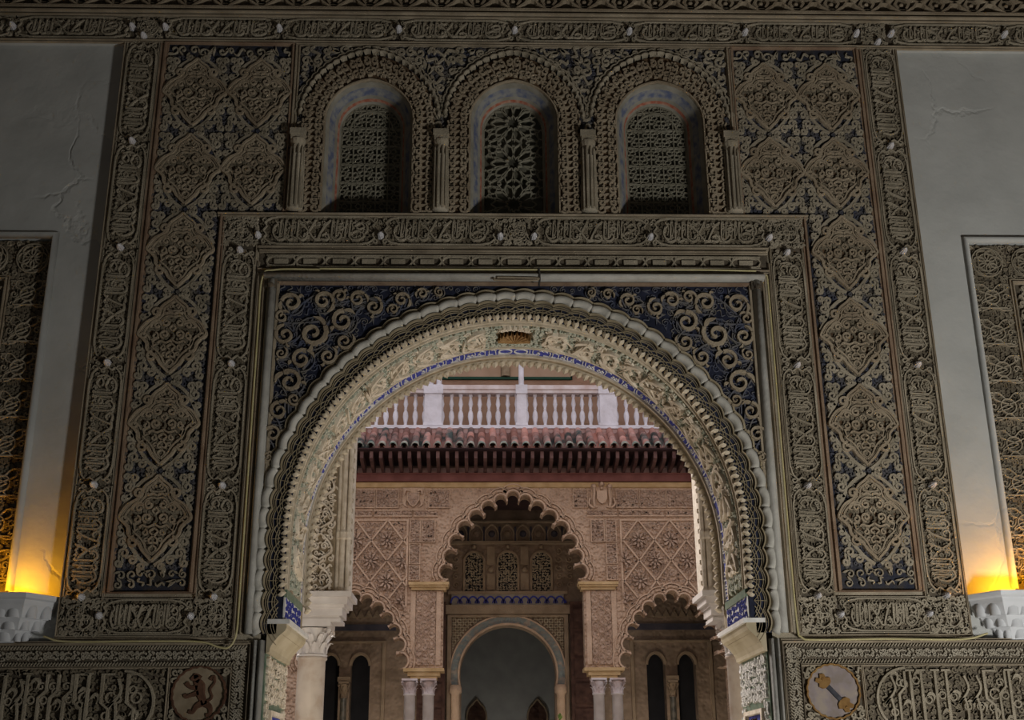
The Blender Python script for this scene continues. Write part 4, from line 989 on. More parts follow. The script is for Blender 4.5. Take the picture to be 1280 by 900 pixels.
# ------------------------------------------------------------------ cables
def tube(pts, r, m, label, cat='cable', name='cable'):
    cu = bpy.data.curves.new(name, 'CURVE'); cu.dimensions = '3D'; cu.bevel_depth = r; cu.bevel_resolution = 2
    sp_ = cu.splines.new('POLY'); sp_.points.add(len(pts) - 1)
    for p, q in zip(sp_.points, pts): p.co = (*q, 1)
    o = bpy.data.objects.new(name, cu); COL.objects.link(o); dg = bpy.context.evaluated_depsgraph_get()
    me = bpy.data.meshes.new_from_object(o.evaluated_get(dg)); bpy.data.objects.remove(o); me.materials.append(M[m])
    return tag(link(name, me), label, cat)
def cable(pts2, y=-.05): 
    P = cr([(x, z) for x, z in pts2], 6); return [(x, y, z) for x, z in P]
tube(cable([(-3.05, 2.545), (-2.9, 2.512), (-2.4, 2.513), (-2.05, 2.508), (-1.93, 2.475), (-1.86, 2.475), (-1.82, 2.56), (-1.815, 2.8), (-1.815, 3.6), (-1.815, 4.6), (-1.81, 5.05), (-1.72, 5.118), (-1.4, 5.122)], -.062), .007, 'cable', 'thin pale cable along the bottom of the left panel and up the frame')
tube(cable([(3.08, 2.545), (2.9, 2.508), (2.4, 2.512), (1.95, 2.508), (1.85, 2.525), (1.828, 2.62), (1.822, 3.2), (1.822, 4.2), (1.822, 5.0), (1.815, 5.09)], -.062), .007, 'cable', 'yellowish cable climbing the right side of the doorway frame')
tube(cable([(-1.4, 5.122), (-.5, 5.120), (.5, 5.122), (1.3, 5.125), (1.74, 5.118)], -.075), .007, 'cable', 'yellowish cable lying along the top of the doorway frame')
tube(cable([(-.15, 5.05), (-.14, 5.035), (.0, 5.032), (.15, 5.036), (.155, 5.05), (.0, 5.055), (-.13, 5.056)], -.085), .008, 'moulding', 'small metal hook rod over the crown of the arch', 'hook', 'hook_rod')
tube(cable([(.17, 5.13), (.175, 5.05), (.168, 4.99)], -.085), .007, 'dark_cable', 'short dark wire hanging over the top moulding by the hook rod')

# ------------------------------------------------------------------ floor uplights that light the wall from inside the room
def uplight(x, y, e, aim, label, col=(1.0, .985, .95), size=2.3):
    t = thing('floor_uplight', (x, y, 0), label, 'lamp')
    mb = MB(); mb.lathe([(0, 0), (.11, 0), (.11, .03), (.05, .04), (.05, .12)], n=16); part('base', mb, 'fixture', t, t.location, ident, True)
    mb = MB(); mb.lathe([(.05, .12), (.09, .14), (.11, .26), (.10, .26), (.08, .16), (0, .15)], n=16); part('lamp_head', mb, 'fixture', t, t.location, ident, True)
    light('uplight_beam', 'SPOT', (x, y, .34), e, col, t, aim=aim, spot_size=size, spot_blend=.8, shadow_soft_size=.40)
uplight(4.1, -5.0, 900, (2.9, 0, 3.4), 'black floor uplight inside the room towards the right wall')
uplight(-4.0, -5.0, 22, (-1.8, 0, 4.6), 'black floor uplight inside the room towards the left wall')
uplight(1.4, -11.2, 110, (.6, 0, 6.6), 'added fill uplight by the back wall behind the viewer', size=.95)  # unseen fill lamp, added to soften the steep shadows on the upper wall
# ------------------------------------------------------------------ near gallery of the courtyard
boxobj('gallery_ceiling', -14, 15, .86, 5.2, 6.9, 7.1, 'ceiling_wood')
boxobj('wall_gallery', -14, 15, 4.5, 5.0, 6.5, 12.0, 'rose_plain')
def capital(mb, r0, z0, z1, w, n=10):
    """foliate capital: bell, two leaf tiers, corner volutes, abacus"""
    H = z1 - z0; mb.lathe([(r0 * 1.12, z0), (r0 * 1.14, z0 + H * .05), (r0 * 1.0, z0 + H * .08), (r0 * 1.02, z0 + H * .45), (w * .42, z0 + H * .8), (w * .46, z0 + H * .84)], n=16)
    for tier, (za, zb, ra, rb) in enumerate(((.08, .42, 1.03, 1.22), (.28, .66, 1.08, 1.36))):
        for k in range(n):
            a = 2 * PI * (k + .5 * tier) / n; dx, dy = math.cos(a), math.sin(a); tx_, ty_ = -dy, dx; lw = r0 * .52
            V = []
            for q, (f, rr, ww) in enumerate(((0, ra, .6), (.4, ra * 1.03, 1), (.8, rb * .98, .85), (1, rb * 1.1, .5), (.9, rb * 1.2, .25))):
                z = z0 + H * (za + (zb - za) * f)
                for e, dr in ((-1, -.05), (0, .07), (1, -.05)): V.append((r0 * (rr + dr) * dx + e * lw * ww * .5 * tx_, r0 * (rr + dr) * dy + e * lw * ww * .5 * ty_, z))
            mb.add(V, [(3 * i + j, 3 * i + j + 1, 3 * i + 4 + j, 3 * i + 3 + j) for i in range(4) for j in range(2)])
    for k in range(4):
        a = PI / 4 + k * PI / 2; dx, dy = math.cos(a), math.sin(a); R0 = w * .52; c = np.array([dx * R0 * 1.12, dy * R0 * 1.12, z0 + H * .76])
        P = spi(0, 0, H * .13, 1.6, PI / 2, -1, 16, .15); V = []
        for x, z in P:
            for e in (-1, 1): V.append((c[0] + x * dx - e * dy * r0 * .16, c[1] + x * dy + e * dx * r0 * .16, c[2] + z))
        mb.add(V, [(2 * i, 2 * i + 1, 2 * i + 3, 2 * i + 2) for i in range(15)])
        mb.lathe([(0, c[2] - .01), (H * .05, c[2] - .01), (H * .05, c[2] + .02), (0, c[2] + .02)], c[0], c[1], 8)
    mb.box(-w * .5, w * .5, -w * .5, w * .5, z0 + H * .87, z1)
for s, xc in ((-1, -1.975), (1, 2.43)):
    side = 'left' if s < 0 else 'right'; X = lambda x: xc + s * (-x)     # x grows towards the opening
    t = thing('gallery_pillar', (xc, 4.64, 0), f'{side} gallery pillar with marble shaft and capital just beyond the arch', 'column')
    L0 = t.location
    mb = MB(); mb.lathe([(0, 0), (.22, 0), (.22, .08), (.18, .14), (.2, .2), (.155, .26)], n=20); part('base', mb, 'marble', t, L0, ident, True)
    mb = MB(); mb.lathe([(.142, .26), (.142, 2.82), (.15, 2.825), (.16, 2.84), (.15, 2.858)], n=24); part('shaft', mb, 'pink_marble', t, L0, ident, True)
    mb = MB(); capital(mb, .14, 2.858, 3.19, .40); part('capital', mb, 'marble', t, L0, ident)
    mb = MB()
    for z0, z1, e in ((3.19, 3.225, .20), (3.225, 3.25, .185), (3.25, 3.33, .215), (3.33, 3.36, .235), (3.36, 3.43, .27), (3.43, 3.485, .31)):
        xs = sorted((X(-e), X(e + .10))); mb.box(xs[0], xs[1], 4.64 - e, 4.64 + e, z0, z1)
    part('impost', mb, 'marble', t, fmap=ident)
    mb = MB(); xs = sorted((X(-.11), X(.205))); mb.box(xs[0], xs[1], 4.5, 4.9, 3.485, 6.5); part('pier', mb, 'cream_ground', t, fmap=ident)
    c = MB(); curls(c, xs[0] + .015, xs[1] - .015, 3.50, 6.4, .075, .018, .035, seed=70 + s, turns=1.3)
    for k in range(9):
        zc = 3.66 + .33 * k; xm = (xs[0] + xs[1]) / 2
        for d in (1, -1):
            c.strip(cr([(xm, zc - .16), (xm + d * .12, zc - .08), (xm + d * .10, zc + .02), (xm, zc + .12), (xm - d * .05, zc + .17)], 4), RIB, .022, .05); c.strip(spi(xm + d * .05, zc - .02, .04, 1.3, 0, d, 12), RIB, .018, .05)
    stuff(part('carved_face', c, 'cream', t, (0, 4.5, 0)))
    mb = MB()
    for x, r in ((.225, .022), (.275, .03), (.335, .022)):
        mb.lathe([(r, 3.485), (r * 1.5, 3.50), (r * 1.5, 3.53), (r, 3.56), (r, 4.05), (r * 1.5, 4.07), (r * 1.5, 4.13), (r, 4.16), (r, 6.5)], X(x), 4.56, 10)
    xs2 = sorted((X(.205), X(.355))); mb.box(xs2[0], xs2[1], 4.60, 4.9, 3.485, 6.5)
    part('mouldings', mb, 'cream', t, fmap=ident)
    nt_ = 22 if s > 0 else 10
    for i in range(22):
        o = link('tooth', TOOTH, t, (X(.365), 4.60, 3.6 + .11 * i), (0, -s * PI / 2, 0)); 

# ------------------------------------------------------------------ far courtyard facade
YF, FC = 22.0, .54
boxobj('wall_courtyard_left', -14.4, -14, .86, 26, 0, 9.5, 'side_wall'); boxobj('wall_courtyard_right', 15, 15.4, .86, 26, 0, 9.5, 'side_wall')
boxobj('courtyard_floor', -14, 15, 5.2, 30, -.2, 0, 'stone_floor')
CEN = [(1.66, 6.58), (1.56, 6.95), (1.415, 7.32), (1.21, 7.66), (.925, 7.95), (.62, 8.19), (.31, 8.37), (0, 8.47)]
SID = [(1.16, 4.42), (1.10, 4.80), (.98, 5.13), (.80, 5.42), (.57, 5.67), (.30, 5.86), (0, 5.95)]
def lobe_arcs(cent, dr, x0, zb, span):
    C = [(-x, z) for x, z in cent] + [(x, z) for x, z in cent[-2::-1]]; n = len(C); mid = np.array([0, zb + (cent[-1][1] - zb) * .25]); P = []
    for i, c in enumerate(C):
        c = np.array(c); tg = np.array(C[min(i + 1, n - 1)]) - np.array(C[max(i - 1, 0)]); tg = tg / np.hypot(*tg); nr = np.array([-tg[1], tg[0]])
        if np.dot(nr, c - mid) < 0: nr = -nr
        r = .447 * min(np.hypot(*(c - np.array(C[j]))) for j in (i - 1, i + 1) if 0 <= j < n) + dr; a0 = math.atan2(nr[1], nr[0])
        for k in range(11): an = a0 + math.radians(span) * (1 - 2 * k / 10); P.append((x0 + c[0] + r * math.cos(an), c[1] + r * math.sin(an)))
    return P
def lobed(cent, r, x0, zbase, foot):
    """cusped outline from left foot to right foot; each lobe an arc round its centre"""
    return [(x0 - foot, zbase)] + lobe_arcs(cent, 0, x0, zbase, 119) + [(x0 + foot, zbase)]
cA = lobed(CEN, .155, FC, 6.32, 1.70); cL = lobed(SID, .165, FC - 3.93, 4.24, 1.20); cR = lobed(SID, .165, FC + 3.93, 4.24, 1.20)
def chain(lo, up, za):   # stepped bottom edge of the facade: opening with pier corners
    return lo
bot = [(-14, 0), (FC - 5.24, 0), (FC - 5.24, 4.24)] + cL + [(FC - 2.55, 4.24), (FC - 1.74, 4.24), (FC - 1.74, 6.32)] + cA + [(FC + 1.74, 6.32), (FC + 1.74, 4.24), (FC + 2.55, 4.24)] + cR + [(FC + 5.24, 4.24), (FC + 5.24, 0), (15, 0)]
b = MB(); b.poly(bot + [(15, 9.1), (-14, 9.1)], (), -.45, 0)
fac = struct(part('wall_courtyard', b, 'rose_stone', None, (0, YF, 0)))
FL = (0, YF, 0)
def fstrip(pts, w, h, m, name, closed=False, sec=RIB, z0=0.):
    mb = MB(); mb.strip(np.array(pts, float), sec, w, h, z0, closed); return part(name, mb, m, fac, FL)
def off_lobed(cent, r, x0, zb, foot, lab):
    for dr, w, h, m, sp2 in ((.035, .05, .06, 'rose_plain', 76), (.12, .09, .035, 'rose_stone', 58), (.19, .035, .06, 'rose_plain', 52)):
        fstrip(lobe_arcs(cent, dr, x0, zb, sp2), w, h, m, 'arch_moulding')
off_lobed(CEN, .155, FC, 6.32, 1.7, 'c'); off_lobed(SID, .165, FC - 3.93, 4.24, 1.2, 'l'); off_lobed(SID, .165, FC + 3.93, 4.24, 1.2, 'r')
# stone panels in rows, recessed joints between them
def in_arch(x, z):
    if abs(x - FC) < 2.1 and z > 6.2: 
        for cx, cz in CEN:
            if math.hypot(abs(x - FC) - cx, z - cz) < .46: return True
        return (abs(x - FC) / 1.9) ** 2 + ((z - 6.5) / 2.2) ** 2 < 1
    return False
def panel(x0, x1, z0, z1, m='rose_fine', h=.022):
    P = [(x0, z0), (x1, z0), (x1, z1), (x0, z1)]
    if all(not in_arch(x, z) for x, z in P + [((x0 + x1) / 2, z0)]):
        mb = MB(); mb.plate(x0 + .02, x1 - .02, z0 + .02, z1 - .02, 0, h); po = part('panel', mb, m, fac, FL)
        mb = MB(); q = .021; mb.strip(np.array([(x0 + q, z0 + q), (x1 - q, z0 + q), (x1 - q, z1 - q), (x0 + q, z1 - q)]), RIB, .038, .05, closed=True); part('fillet', mb, 'rose_plain', fac, FL)
        mb = MB(); curls(mb, x0 + .03, x1 - .03, z0 + .03, z1 - .03, .10, .034, .03, seed=int(x0 * 100) + 999, n=7); mb.v = [v + [0, 0, h] for v in mb.v]; stuff(part('panel_carving', mb, 'rose_fine', fac, FL))
fstrip([(-14, 8.79), (15, 8.79)], .16, .04, 'ochre_stone', 'string_course')  # warm glow under the eaves put into the ochre colour of this strip
for a, c in ((-3.6, -2.95), (-2.95, -2.35), (-1.62, -1.05), (-1.05, -.55), (1.5, 2.05), (2.05, 2.46), (3.15, 3.75), (3.75, 4.45), (4.45, 5.2), (5.2, 5.9)): panel(a, c, 8.18, 8.68)
for a, c in ((-3.6, -3.0), (-3.0, -2.0), (-2.0, -1.35), (2.4, 3.2), (3.2, 4.4), (4.4, 5.4), (5.4, 6.2)): panel(a, c, 7.96, 8.15)
for d in (-1, 1):
    for x0, x1 in ((2.32, 2.62), (1.95, 2.32)):
        for z0, z1 in ((6.35, 6.75), (6.75, 7.3), (7.3, 7.9)):
            a, c = sorted((FC + d * x0, FC + d * x1)); panel(a, c, z0, z1)
    for z0, z1 in ((7.3, 7.9),):
        a, c = sorted((FC + d * 1.55, FC + d * 1.95)); panel(a, c, z0, z1)
    # piers below the central arch
    a, c = sorted((FC + d * 1.78, FC + d * 2.55))
    for x0, x1, m in ((a, a + .14, 'rose_plain'), (a + .14, c - .14, 'rose_fine'), (c - .14, c, 'rose_plain')):
        mb = MB(); mb.plate(x0 + .01, x1 - .01, 4.32, 6.1, 0, .03); part('pier_panel', mb, m, fac, FL)
    sb = MB(); aa, cc = min(FC + d * 1.93, FC + d * 2.40), max(FC + d * 1.93, FC + d * 2.40)
    for i in range(3):
        for j in range(8):
            x = aa + (i + .5) * (cc - aa) / 3; z = 4.42 + j * .21 + (.105 if i % 2 else 0); q = .075
            sb.strip(cr([(x, z - .10), (x - q, z - .03), (x - q, z + .03), (x, z + .10), (x + q, z + .03), (x + q, z - .03)], 2, True), RIB, .014, .02, .03, True)
    stuff(part('pier_lace', sb, 'rose_plain', fac, FL))
    mb = MB(); xs = sorted((FC + d * 1.62, FC + d * 2.58)); mb.plate(xs[0], xs[1], 6.19, 6.24, -.3, .14); mb.plate(xs[0] + .05, xs[1] - .05, 6.12, 6.19, -.3, .09); mb.plate(xs[0] - .02, xs[1] + .02, 6.24, 6.31, -.3, .17); part('pier_cornice', mb, 'ochre_stone', fac, FL)
    mb = MB(); xs = sorted((FC + d * 1.72, FC + d * 2.66)); mb.plate(xs[0] - .02, xs[1] + .02, 4.16, 4.24, -.45, .12); mb.plate(xs[0] + .08, xs[1] - .08, 4.06, 4.16, -.45, .08); mb.plate(xs[0] + .15, xs[1] - .15, 3.99, 4.06, -.45, .05); part('pier_corbel', mb, 'ochre_stone', fac, FL)
    # lattice of diagonal ribs over the side arch
    x0, x1 = (FC - 4.3, FC - 2.66) if d < 0 else (FC + 2.72, FC + 4.95); z0, z1 = 5.0, 7.88
    rb = MB(); ins = lambda x, z, d=d: x0 < x < x1 and z0 < z < z1 and all(math.hypot(abs(x - (FC + d * 3.93)) - cx, z - cz) > .36 for cx, cz in SID) and not (abs(x - (FC + d * 3.93)) < 1.2 and z < 5.9 - abs(x - (FC + d * 3.93)) * .9)
    tip = FC + d * 3.16
    for k in range(-6, 7):
        xa = tip + .80 * k; clip_draw(rb, ((xa, z1), (xa + 2.9 * .78, z1 - 2.9)), ins, .05, .06, 0); clip_draw(rb, ((xa, z1), (xa - 2.9 * .78, z1 - 2.9)), ins, .05, .06, 0)
    rb.strip(np.array([(x0, z0 + .6), (x0, z1), (x1, z1), (x1, z0 + .6)]), RIB, .06, .04); part('lozenge_ribs', rb, 'rose_plain', fac, FL)
    lf = MB()
    for k in range(-5, 6):
        for j in range(6):
            cx = tip + .80 * k + (.40 if j % 2 else 0); cz = z1 - .513 - .513 * j
            if not (ins(cx, cz) and ins(cx, cz + .2) and ins(cx, cz - .2)): continue
            for q in range(9):
                an = q * 2 * PI / 9 + PI / 2; ca, sa = math.cos(an), math.sin(an)
                P = cr([(cx + .05 * ca, cz + .05 * sa), (cx + .14 * ca - .03 * sa, cz + .15 * sa + .03 * ca), (cx + .20 * ca, cz + .24 * sa)], 3)
                if ins(*P[-1]): lf.strip(P, RIB, leafw(len(P), .075), .085)
            lf.disc(cx, cz - .02, .065, .11, 8)
    curls(lf, x0 + .05, x1 - .05, z0, z1 - .05, .12, .03, .025, lambda x, z: ins(x, z), seed=120 + d, n=7); stuff(part('lozenge_flowers', lf, 'rose_fine', fac, FL))
# shields
def shield(x, z, label, kind):
    t = thing('stone_shield', (x, YF - .02, z), label, 'coat of arms'); LC = (x, YF - .02, z)
    mb = MB(); mb.plate(-.27, .27, -.30, .28, 0, .03); part('slab', mb, 'rose_plain', t, LC)
    mb = MB()
    if kind:
        for q in (-1, 1):
            mb.strip(cr([(q * .20, .24), (q * .19, .1), (q * .21, -.08), (q * .19, -.26)], 3), ROUND, [.085] * 10, .12, .02); mb.disc(q * .20, .28, .085, .14, 8, z0=.02)
            mb.strip(cr([(q * .30, -.02), (q * .33, -.16), (q * .24, -.26), (q * .12, -.24)], 3), RIB, .05, .09, .02)
        mb.disc(0, .34, .085, .14, 8, z0=.02); mb.disc(0, .23, .05, .1, 8, z0=.02); mb.poly([(-.13, .16), (-.13, -.05), (-.07, -.14), (0, -.18), (.07, -.14), (.13, -.05), (.13, .16)][::-1], (), .03, .14)
        part('supporters', mb, 'rose_plain', t, LC)
    else:
        mb.poly([(-.14, .14), (-.14, -.06), (-.07, -.17), (0, -.22), (.07, -.17), (.14, -.06), (.14, .14)][::-1], (), .03, .12); part('escutcheon', mb, 'rose_fine', t, LC)
        fr = MB(); fr.strip(np.array([(-.14, .14), (-.14, -.06), (-.07, -.17), (0, -.22), (.07, -.17), (.14, -.06), (.14, .14)]), RIB, .035, .10, .04, True)
        for q in (-1, 1):
            fr.strip(cr([(q * .08, .18), (q * .2, .22), (q * .22, .08)], 3), RIB, leafw(7, .09), .08, .03); fr.strip(cr([(q * .17, -.05), (q * .22, -.15), (q * .14, -.24)], 3), RIB, leafw(7, .08), .08, .03)
        part('mantling', fr, 'rose_plain', t, LC)
shield(-1.99, 8.43, 'carved stone shield with leafy mantling left of the central courtyard arch', 0)
shield(2.80, 8.45, 'carved stone emblem with two pillars right of the central courtyard arch', 1)
# paired columns
for d, side in ((-1, 'left'), (1, 'right')):
    for q, which in ((-1, 'outer'), (1, 'inner')):
        x = FC + d * 2.30 - d * q * .225 + (0 if d < 0 else -.02)
        t = thing('courtyard_column', (x, YF + .1, 0), f'{which} white marble column of the {side} pair across the courtyard', 'column', 'paired columns across the courtyard'); L0 = t.location
        mb = MB(); mb.lathe([(0, 0), (.24, 0), (.24, .1), (.18, .15), (.2, .22), (.15, .28)], n=14); part('base', mb, 'marble', t, L0, ident, True)
        mb = MB(); mb.lathe([(.135, .28), (.135, 3.60), (.155, 3.61), (.155, 3.64)], n=16); part('shaft', mb, 'marble', t, L0, ident, True)
        mb = MB(); capital(mb, .135, 3.64, 4.0, .38, 8); part('capital', mb, 'rail_stone', t, L0, ident)

# ------------------------------------------------------------------ eaves, tiles, balustrade, upper wall
t = thing('eaves', (FC, YF, 8.87), 'dark red timber eaves with a row of rafters under the tiles', 'eaves')
mb = MB(); mb.box(-14, 15, YF - .10, YF - .002, 8.87, 9.06); mb.box(-14, 15, YF - .14, YF - .002, 9.045, 9.08); part('fascia', mb, 'fascia', t, fmap=ident)
mb = MB(); mb.box(-14, 15, YF - .02, YF + .3, 9.102, 9.24); part('wall_plate', mb, 'pink_plaster', t, fmap=ident)
mb = MB(); V = [(-14, YF, 9.30), (15, YF, 9.30), (15, YF - 1.0, 9.43), (-14, YF - 1.0, 9.43), (-14, YF, 9.36), (15, YF, 9.36), (15, YF - 1.0, 9.47), (-14, YF - 1.0, 9.47)]
mb.add(V, [(0, 1, 2, 3), (4, 5, 6, 7), (2, 3, 7, 6), (0, 1, 5, 4), (1, 2, 6, 5), (0, 3, 7, 4)]); part('boarding', mb, 'soffit_wood', t, fmap=ident)
mb = MB(); V = []
for y, z in ((YF - .01, 9.09), (YF - .55, 9.14), (YF - .86, 9.20), (YF - .96, 9.25)): V += [(-.042, y, z), (.042, y, z), (.042, y, 9.46 if y < YF - .5 else 9.38), (-.042, y, 9.46 if y < YF - .5 else 9.38)]
mb.add(V, [(4 * i + j, 4 * i + (j + 1) % 4, 4 * i + 4 + (j + 1) % 4, 4 * i + 4 + j) for i in range(3) for j in range(4)] + [(12, 13, 14, 15), (0, 1, 2, 3)])
RAF = mb.mesh('rafter', 'rafter', ident)
for i in range(72): link('rafter', RAF, t, (-4.9 + .2365 * (i - 12), 0, 0))
t = thing('tiled_roof', (FC, YF - .5, 9.45), 'narrow sloping roof of mossy barrel tiles above the eaves', 'roof')
def barrel(r0, r1, L, up=True, th=.018):
    mb = MB(); n = 8; V = []
    for y, r in ((0, r0), (L, r1)):
        for q in (0, th):
            for k in range(n + 1): a = PI * k / n; V.append(((r - q) * math.cos(a), y, (r - q) * math.sin(a) * (1 if up else -1)))
    m = n + 1; F = []
    for k in range(n): F += [(k, k + 1, 2 * m + k + 1, 2 * m + k), (m + k + 1, m + k, 3 * m + k, 3 * m + k + 1), (k + 1, k, m + k, m + k + 1)]
    mb.add(V, F); return mb
TI = barrel(.098, .082, .36).mesh('roof_tile', 'tile_clay', ident, True); TR = barrel(.105, .09, .16).mesh('roof_tile', 'tile_rim', ident, True)
TP = barrel(.10, .085, 1.25, False).mesh('pan_tile', 'tile_clay', ident, True)
sl = math.atan2(.70, 1.0); ny = math.cos(sl); nz = math.sin(sl)
for i in range(60):
    x = -4.4 + .276 * (i - 11)
    for k in range(4):
        dd = k * .285; R = rng.uniform(-.012, .012)
        link('roof_tile', TI, t, (x + R, YF - 1.06 + dd * ny, 9.52 + dd * nz + .012 * (k == 0)), (sl + .03, 0, R * 2))
    link('rim_tile', TR, t, (x, YF - 1.075, 9.522), (sl + .03, 0, 0))
    link('pan_tile', TP, t, (x + .138, YF - 1.04, 9.545), (sl, 0, 0))
mb = MB(); mb.box(-14, 15, YF - 1.05, YF - .99, 9.455, 9.49); part('drip_board', mb, 'soffit_wood', t, fmap=ident)
mb = MB(); V = [(-14, YF - 1.0, 9.47), (15, YF - 1.0, 9.47), (15, YF + .2, 10.28), (-14, YF + .2, 10.28), (-14, YF + .2, 9.4), (15, YF + .2, 9.4)]
mb.add(V, [(0, 1, 2, 3), (0, 3, 4), (1, 2, 5), (0, 1, 5, 4)]); part('roof_bed', mb, 'tile_clay', t, fmap=ident)
boxobj('terrace_wall', -14, 15, YF - .06, YF + .4, 10.08, 10.27, 'pink_plaster')
t = thing('balustrade', (FC, YF + .15, 10.27), 'white marble balustrade of turned balusters along the upper terrace', 'balustrade')
mb = MB(); mb.box(-14, 15, YF - .10, YF + .42, 10.27, 10.345); mb.box(-14, 15, YF - .02, YF + .36, 10.345, 10.38); part('plinth', mb, 'balustrade', t, fmap=ident)
mb = MB(); mb.box(-14, 15, YF + .0, YF + .34, 11.27, 11.36); mb.box(-14, 15, YF - .04, YF + .38, 11.36, 11.47); part('rail', mb, 'rail_stone', t, fmap=ident)
prof = [(0, .0), (.085, 0), (.085, .05), (.05, .07), (.055, .1), (.10, .28), (.085, .38), (.045, .46), (.055, .47), (.055, .50), (.045, .51), (.085, .62), (.07, .68), (.045, .80), (.06, .82), (.075, .84), (.075, .89), (0, .89)]
mb = MB(); mb.lathe([(r * .74, z) for r, z in prof], n=12); BAL = mb.mesh('baluster', 'balustrade', ident, True)
def pxX(px): return (px - 641) * .02088 + .553
for px in (446, 458, 470, 482, 494, 506.6, 518.6, 564, 575.6, 588, 599.4, 611, 622.4, 634.6, 669, 681.6, 694.4, 706, 717.6, 728.4, 739, 784, 796.8, 808, 820, 832, 844, 856, 890, 902, 914, 926, 938, 950, 962, 974, 986, 422, 410, 398, 386, 374, 362, 350, 338, 326, 314): link('baluster', BAL, t, (pxX(px), YF + .17, 10.38))
for a, c in ((530.6, 552), (646, 658), (750, 771), (866, 878), (428, 440)):
    mb = MB(); x0, x1 = pxX(a), pxX(c); mb.box(x0, x1, YF - .02, YF + .36, 10.43, 11.27); mb.box(x0 - .03, x1 + .03, YF - .05, YF + .4, 10.37, 10.44); mb.box(x0 - .03, x1 + .03, YF - .05, YF + .4, 11.24, 11.48); part('pedestal', mb, 'balustrade', t, fmap=ident)
    for x in ((x0, x1) if c - a > 15 else (x0, x1)):
        mb = MB(); mb.lathe([(r * .74, z) for r, z in prof], n=10); part('half_baluster', mb, 'balustrade', t, (x, YF + .17, 10.38), ident, True)
cl = {537: 'left one of the twin marble columns standing on the left balustrade pedestal', 547.5: 'right one of the twin marble columns standing on the left balustrade pedestal', 651.5: 'single white marble column on the middle balustrade pedestal', 753.5: 'white marble column on the right balustrade pedestal', 766: 'second marble column on the right balustrade pedestal, behind the arch teeth'}
for px, l in cl.items():
    t = thing('terrace_column', (pxX(px) + .01, YF + .17, 11.47), l, 'column'); L0 = t.location
    mb = MB(); mb.lathe([(0, 0), (.10, 0), (.10, .05), (.075, .08)], n=12); part('base', mb, 'balustrade', t, L0, ident, True)
    mb = MB(); mb.lathe([(.072, .08), (.068, 2.3)], n=14); part('shaft', mb, 'balustrade', t, L0, ident, True)
    mb = MB(); capital(mb, .07, 2.3, 2.5, .2, 6); part('capital', mb, 'balustrade', t, L0, ident)
boxobj('wall_terrace', -14, 15, YF + 2.6, YF + 2.9, 9.5, 15, 'upper_wall')
boxobj('terrace_floor', -14, 15, YF + .3, YF + 2.9, 9.6, 9.9, 'upper_wall')
boxobj('terrace_roof', -14, 15, YF - .3, YF + 2.9, 14.0, 14.3, 'upper_wall')
t = thing('wall_plaque', (.7, YF + 2.55, 12.0), 'large ochre wall panel with thin green lower edge behind the balustrade', 'wall panel')
for a, c in ((552, 626), (638, 714)):
    x0, x1 = (a - 641) * .0227 + .62, (c - 641) * .0227 + .62
    mb = MB(); mb.box(x0, x1, YF + 2.53, YF + 2.6, 12.55, 14.2); part('field', mb, 'upper_panel', t, fmap=ident)
x0, x1 = (552 - 641) * .0227 + .62, (716 - 641) * .0227 + .62
mb = MB(); mb.box(x0, x1, YF + 2.50, YF + 2.6, 12.48, 12.55); mb.box(x1 - .05, x1, YF + 2.5, YF + 2.6, 12.5, 14.2); part('edge', mb, 'green_line', t, fmap=ident)
mb = MB(); mb.lathe([(.13, 12.55), (.13, 14.2)], (632 - 641) * .0227 + .62, YF + 2.5, 12); part('half_column', mb, 'lace', t, fmap=ident, smooth=True)

# ------------------------------------------------------------------ inside the far gallery
YB, PC = 25.5, .465
boxobj('gallery_ceiling_far', -14, 15, YF + .4, YB, 8.9, 9.05, 'soffit_wood')
def archp(cx, zc, r, zb, n=24, horse=.0):
    return [(cx - r + horse, zb)] + [(cx - r * math.cos(a), zc + r * math.sin(a)) for a in np.linspace(-.12 if horse else 0, PI + (.12 if horse else 0), n)] + [(cx + r - horse, zb)]
doorp = [(PC - 1.27, 0)] + [(PC - 1.30 * math.cos(a), 4.38 + 1.30 * math.sin(a)) for a in np.linspace(-.22, PI + .22, 28)] + [(PC + 1.27, 0)]
wins = []
for xs in ((-4.60, -4.10), (-3.80, -3.27), (4.24, 4.75), (5.08, 5.59)):
    c = (xs[0] + xs[1]) / 2; h = (xs[1] - xs[0]) / 2; wins.append([(c - h, 1.5)] + [(c - h * math.cos(a), 4.62 + .32 * math.sin(a) + .0) for a in np.linspace(0, PI, 12)] + [(c + h, 1.5)])
b = MB(); b.poly([(-14, 0)] + doorp + [(15, 0), (15, 9.0), (-14, 9.0)], wins, -.5, 0)
bw = struct(part('wall_gallery_far', b, 'gallery_wall', None, (0, YB, 0)))
for w_, xx in zip(wins, (0, 1, 2, 3)):
    P = np.array(w_); mb = MB(); mb.strip(P[1:-1], RIB, .09, .05); part('window_arch', mb, 'gallery_trim', bw, (0, YB, 0))
    mb = MB(); mb.plate(P[0][0], P[-1][0], 1.5, 5.0, -.5, -.45); part('window_dark', mb, 'unlit_black', bw, (0, YB, 0))  # black sheet closing the hole, its unlit depth painted on
for a, c in ((-4.10, -3.80), (4.75, 5.08)):
    t = thing('window_column', ((a + c) / 2, YB - .02, 0), ('slim dark column between the twin windows seen through the left side arch' if a < 0 else 'slim dark column between the twin windows seen through the right side arch'), 'column'); L0 = t.location
    mb = MB(); mb.lathe([(0, 0), (.14, 0), (.14, .1), (.09, .15), (.085, 3.75), (.11, 3.77)], n=12); part('shaft', mb, 'dark_marble', t, L0, ident, True)
    mb = MB(); capital(mb, .09, 3.77, 4.2, .28, 6); mb.box(-.17, .17, -.12, .02, 4.2, 4.32); part('capital', mb, 'gallery_trim', t, L0, ident)
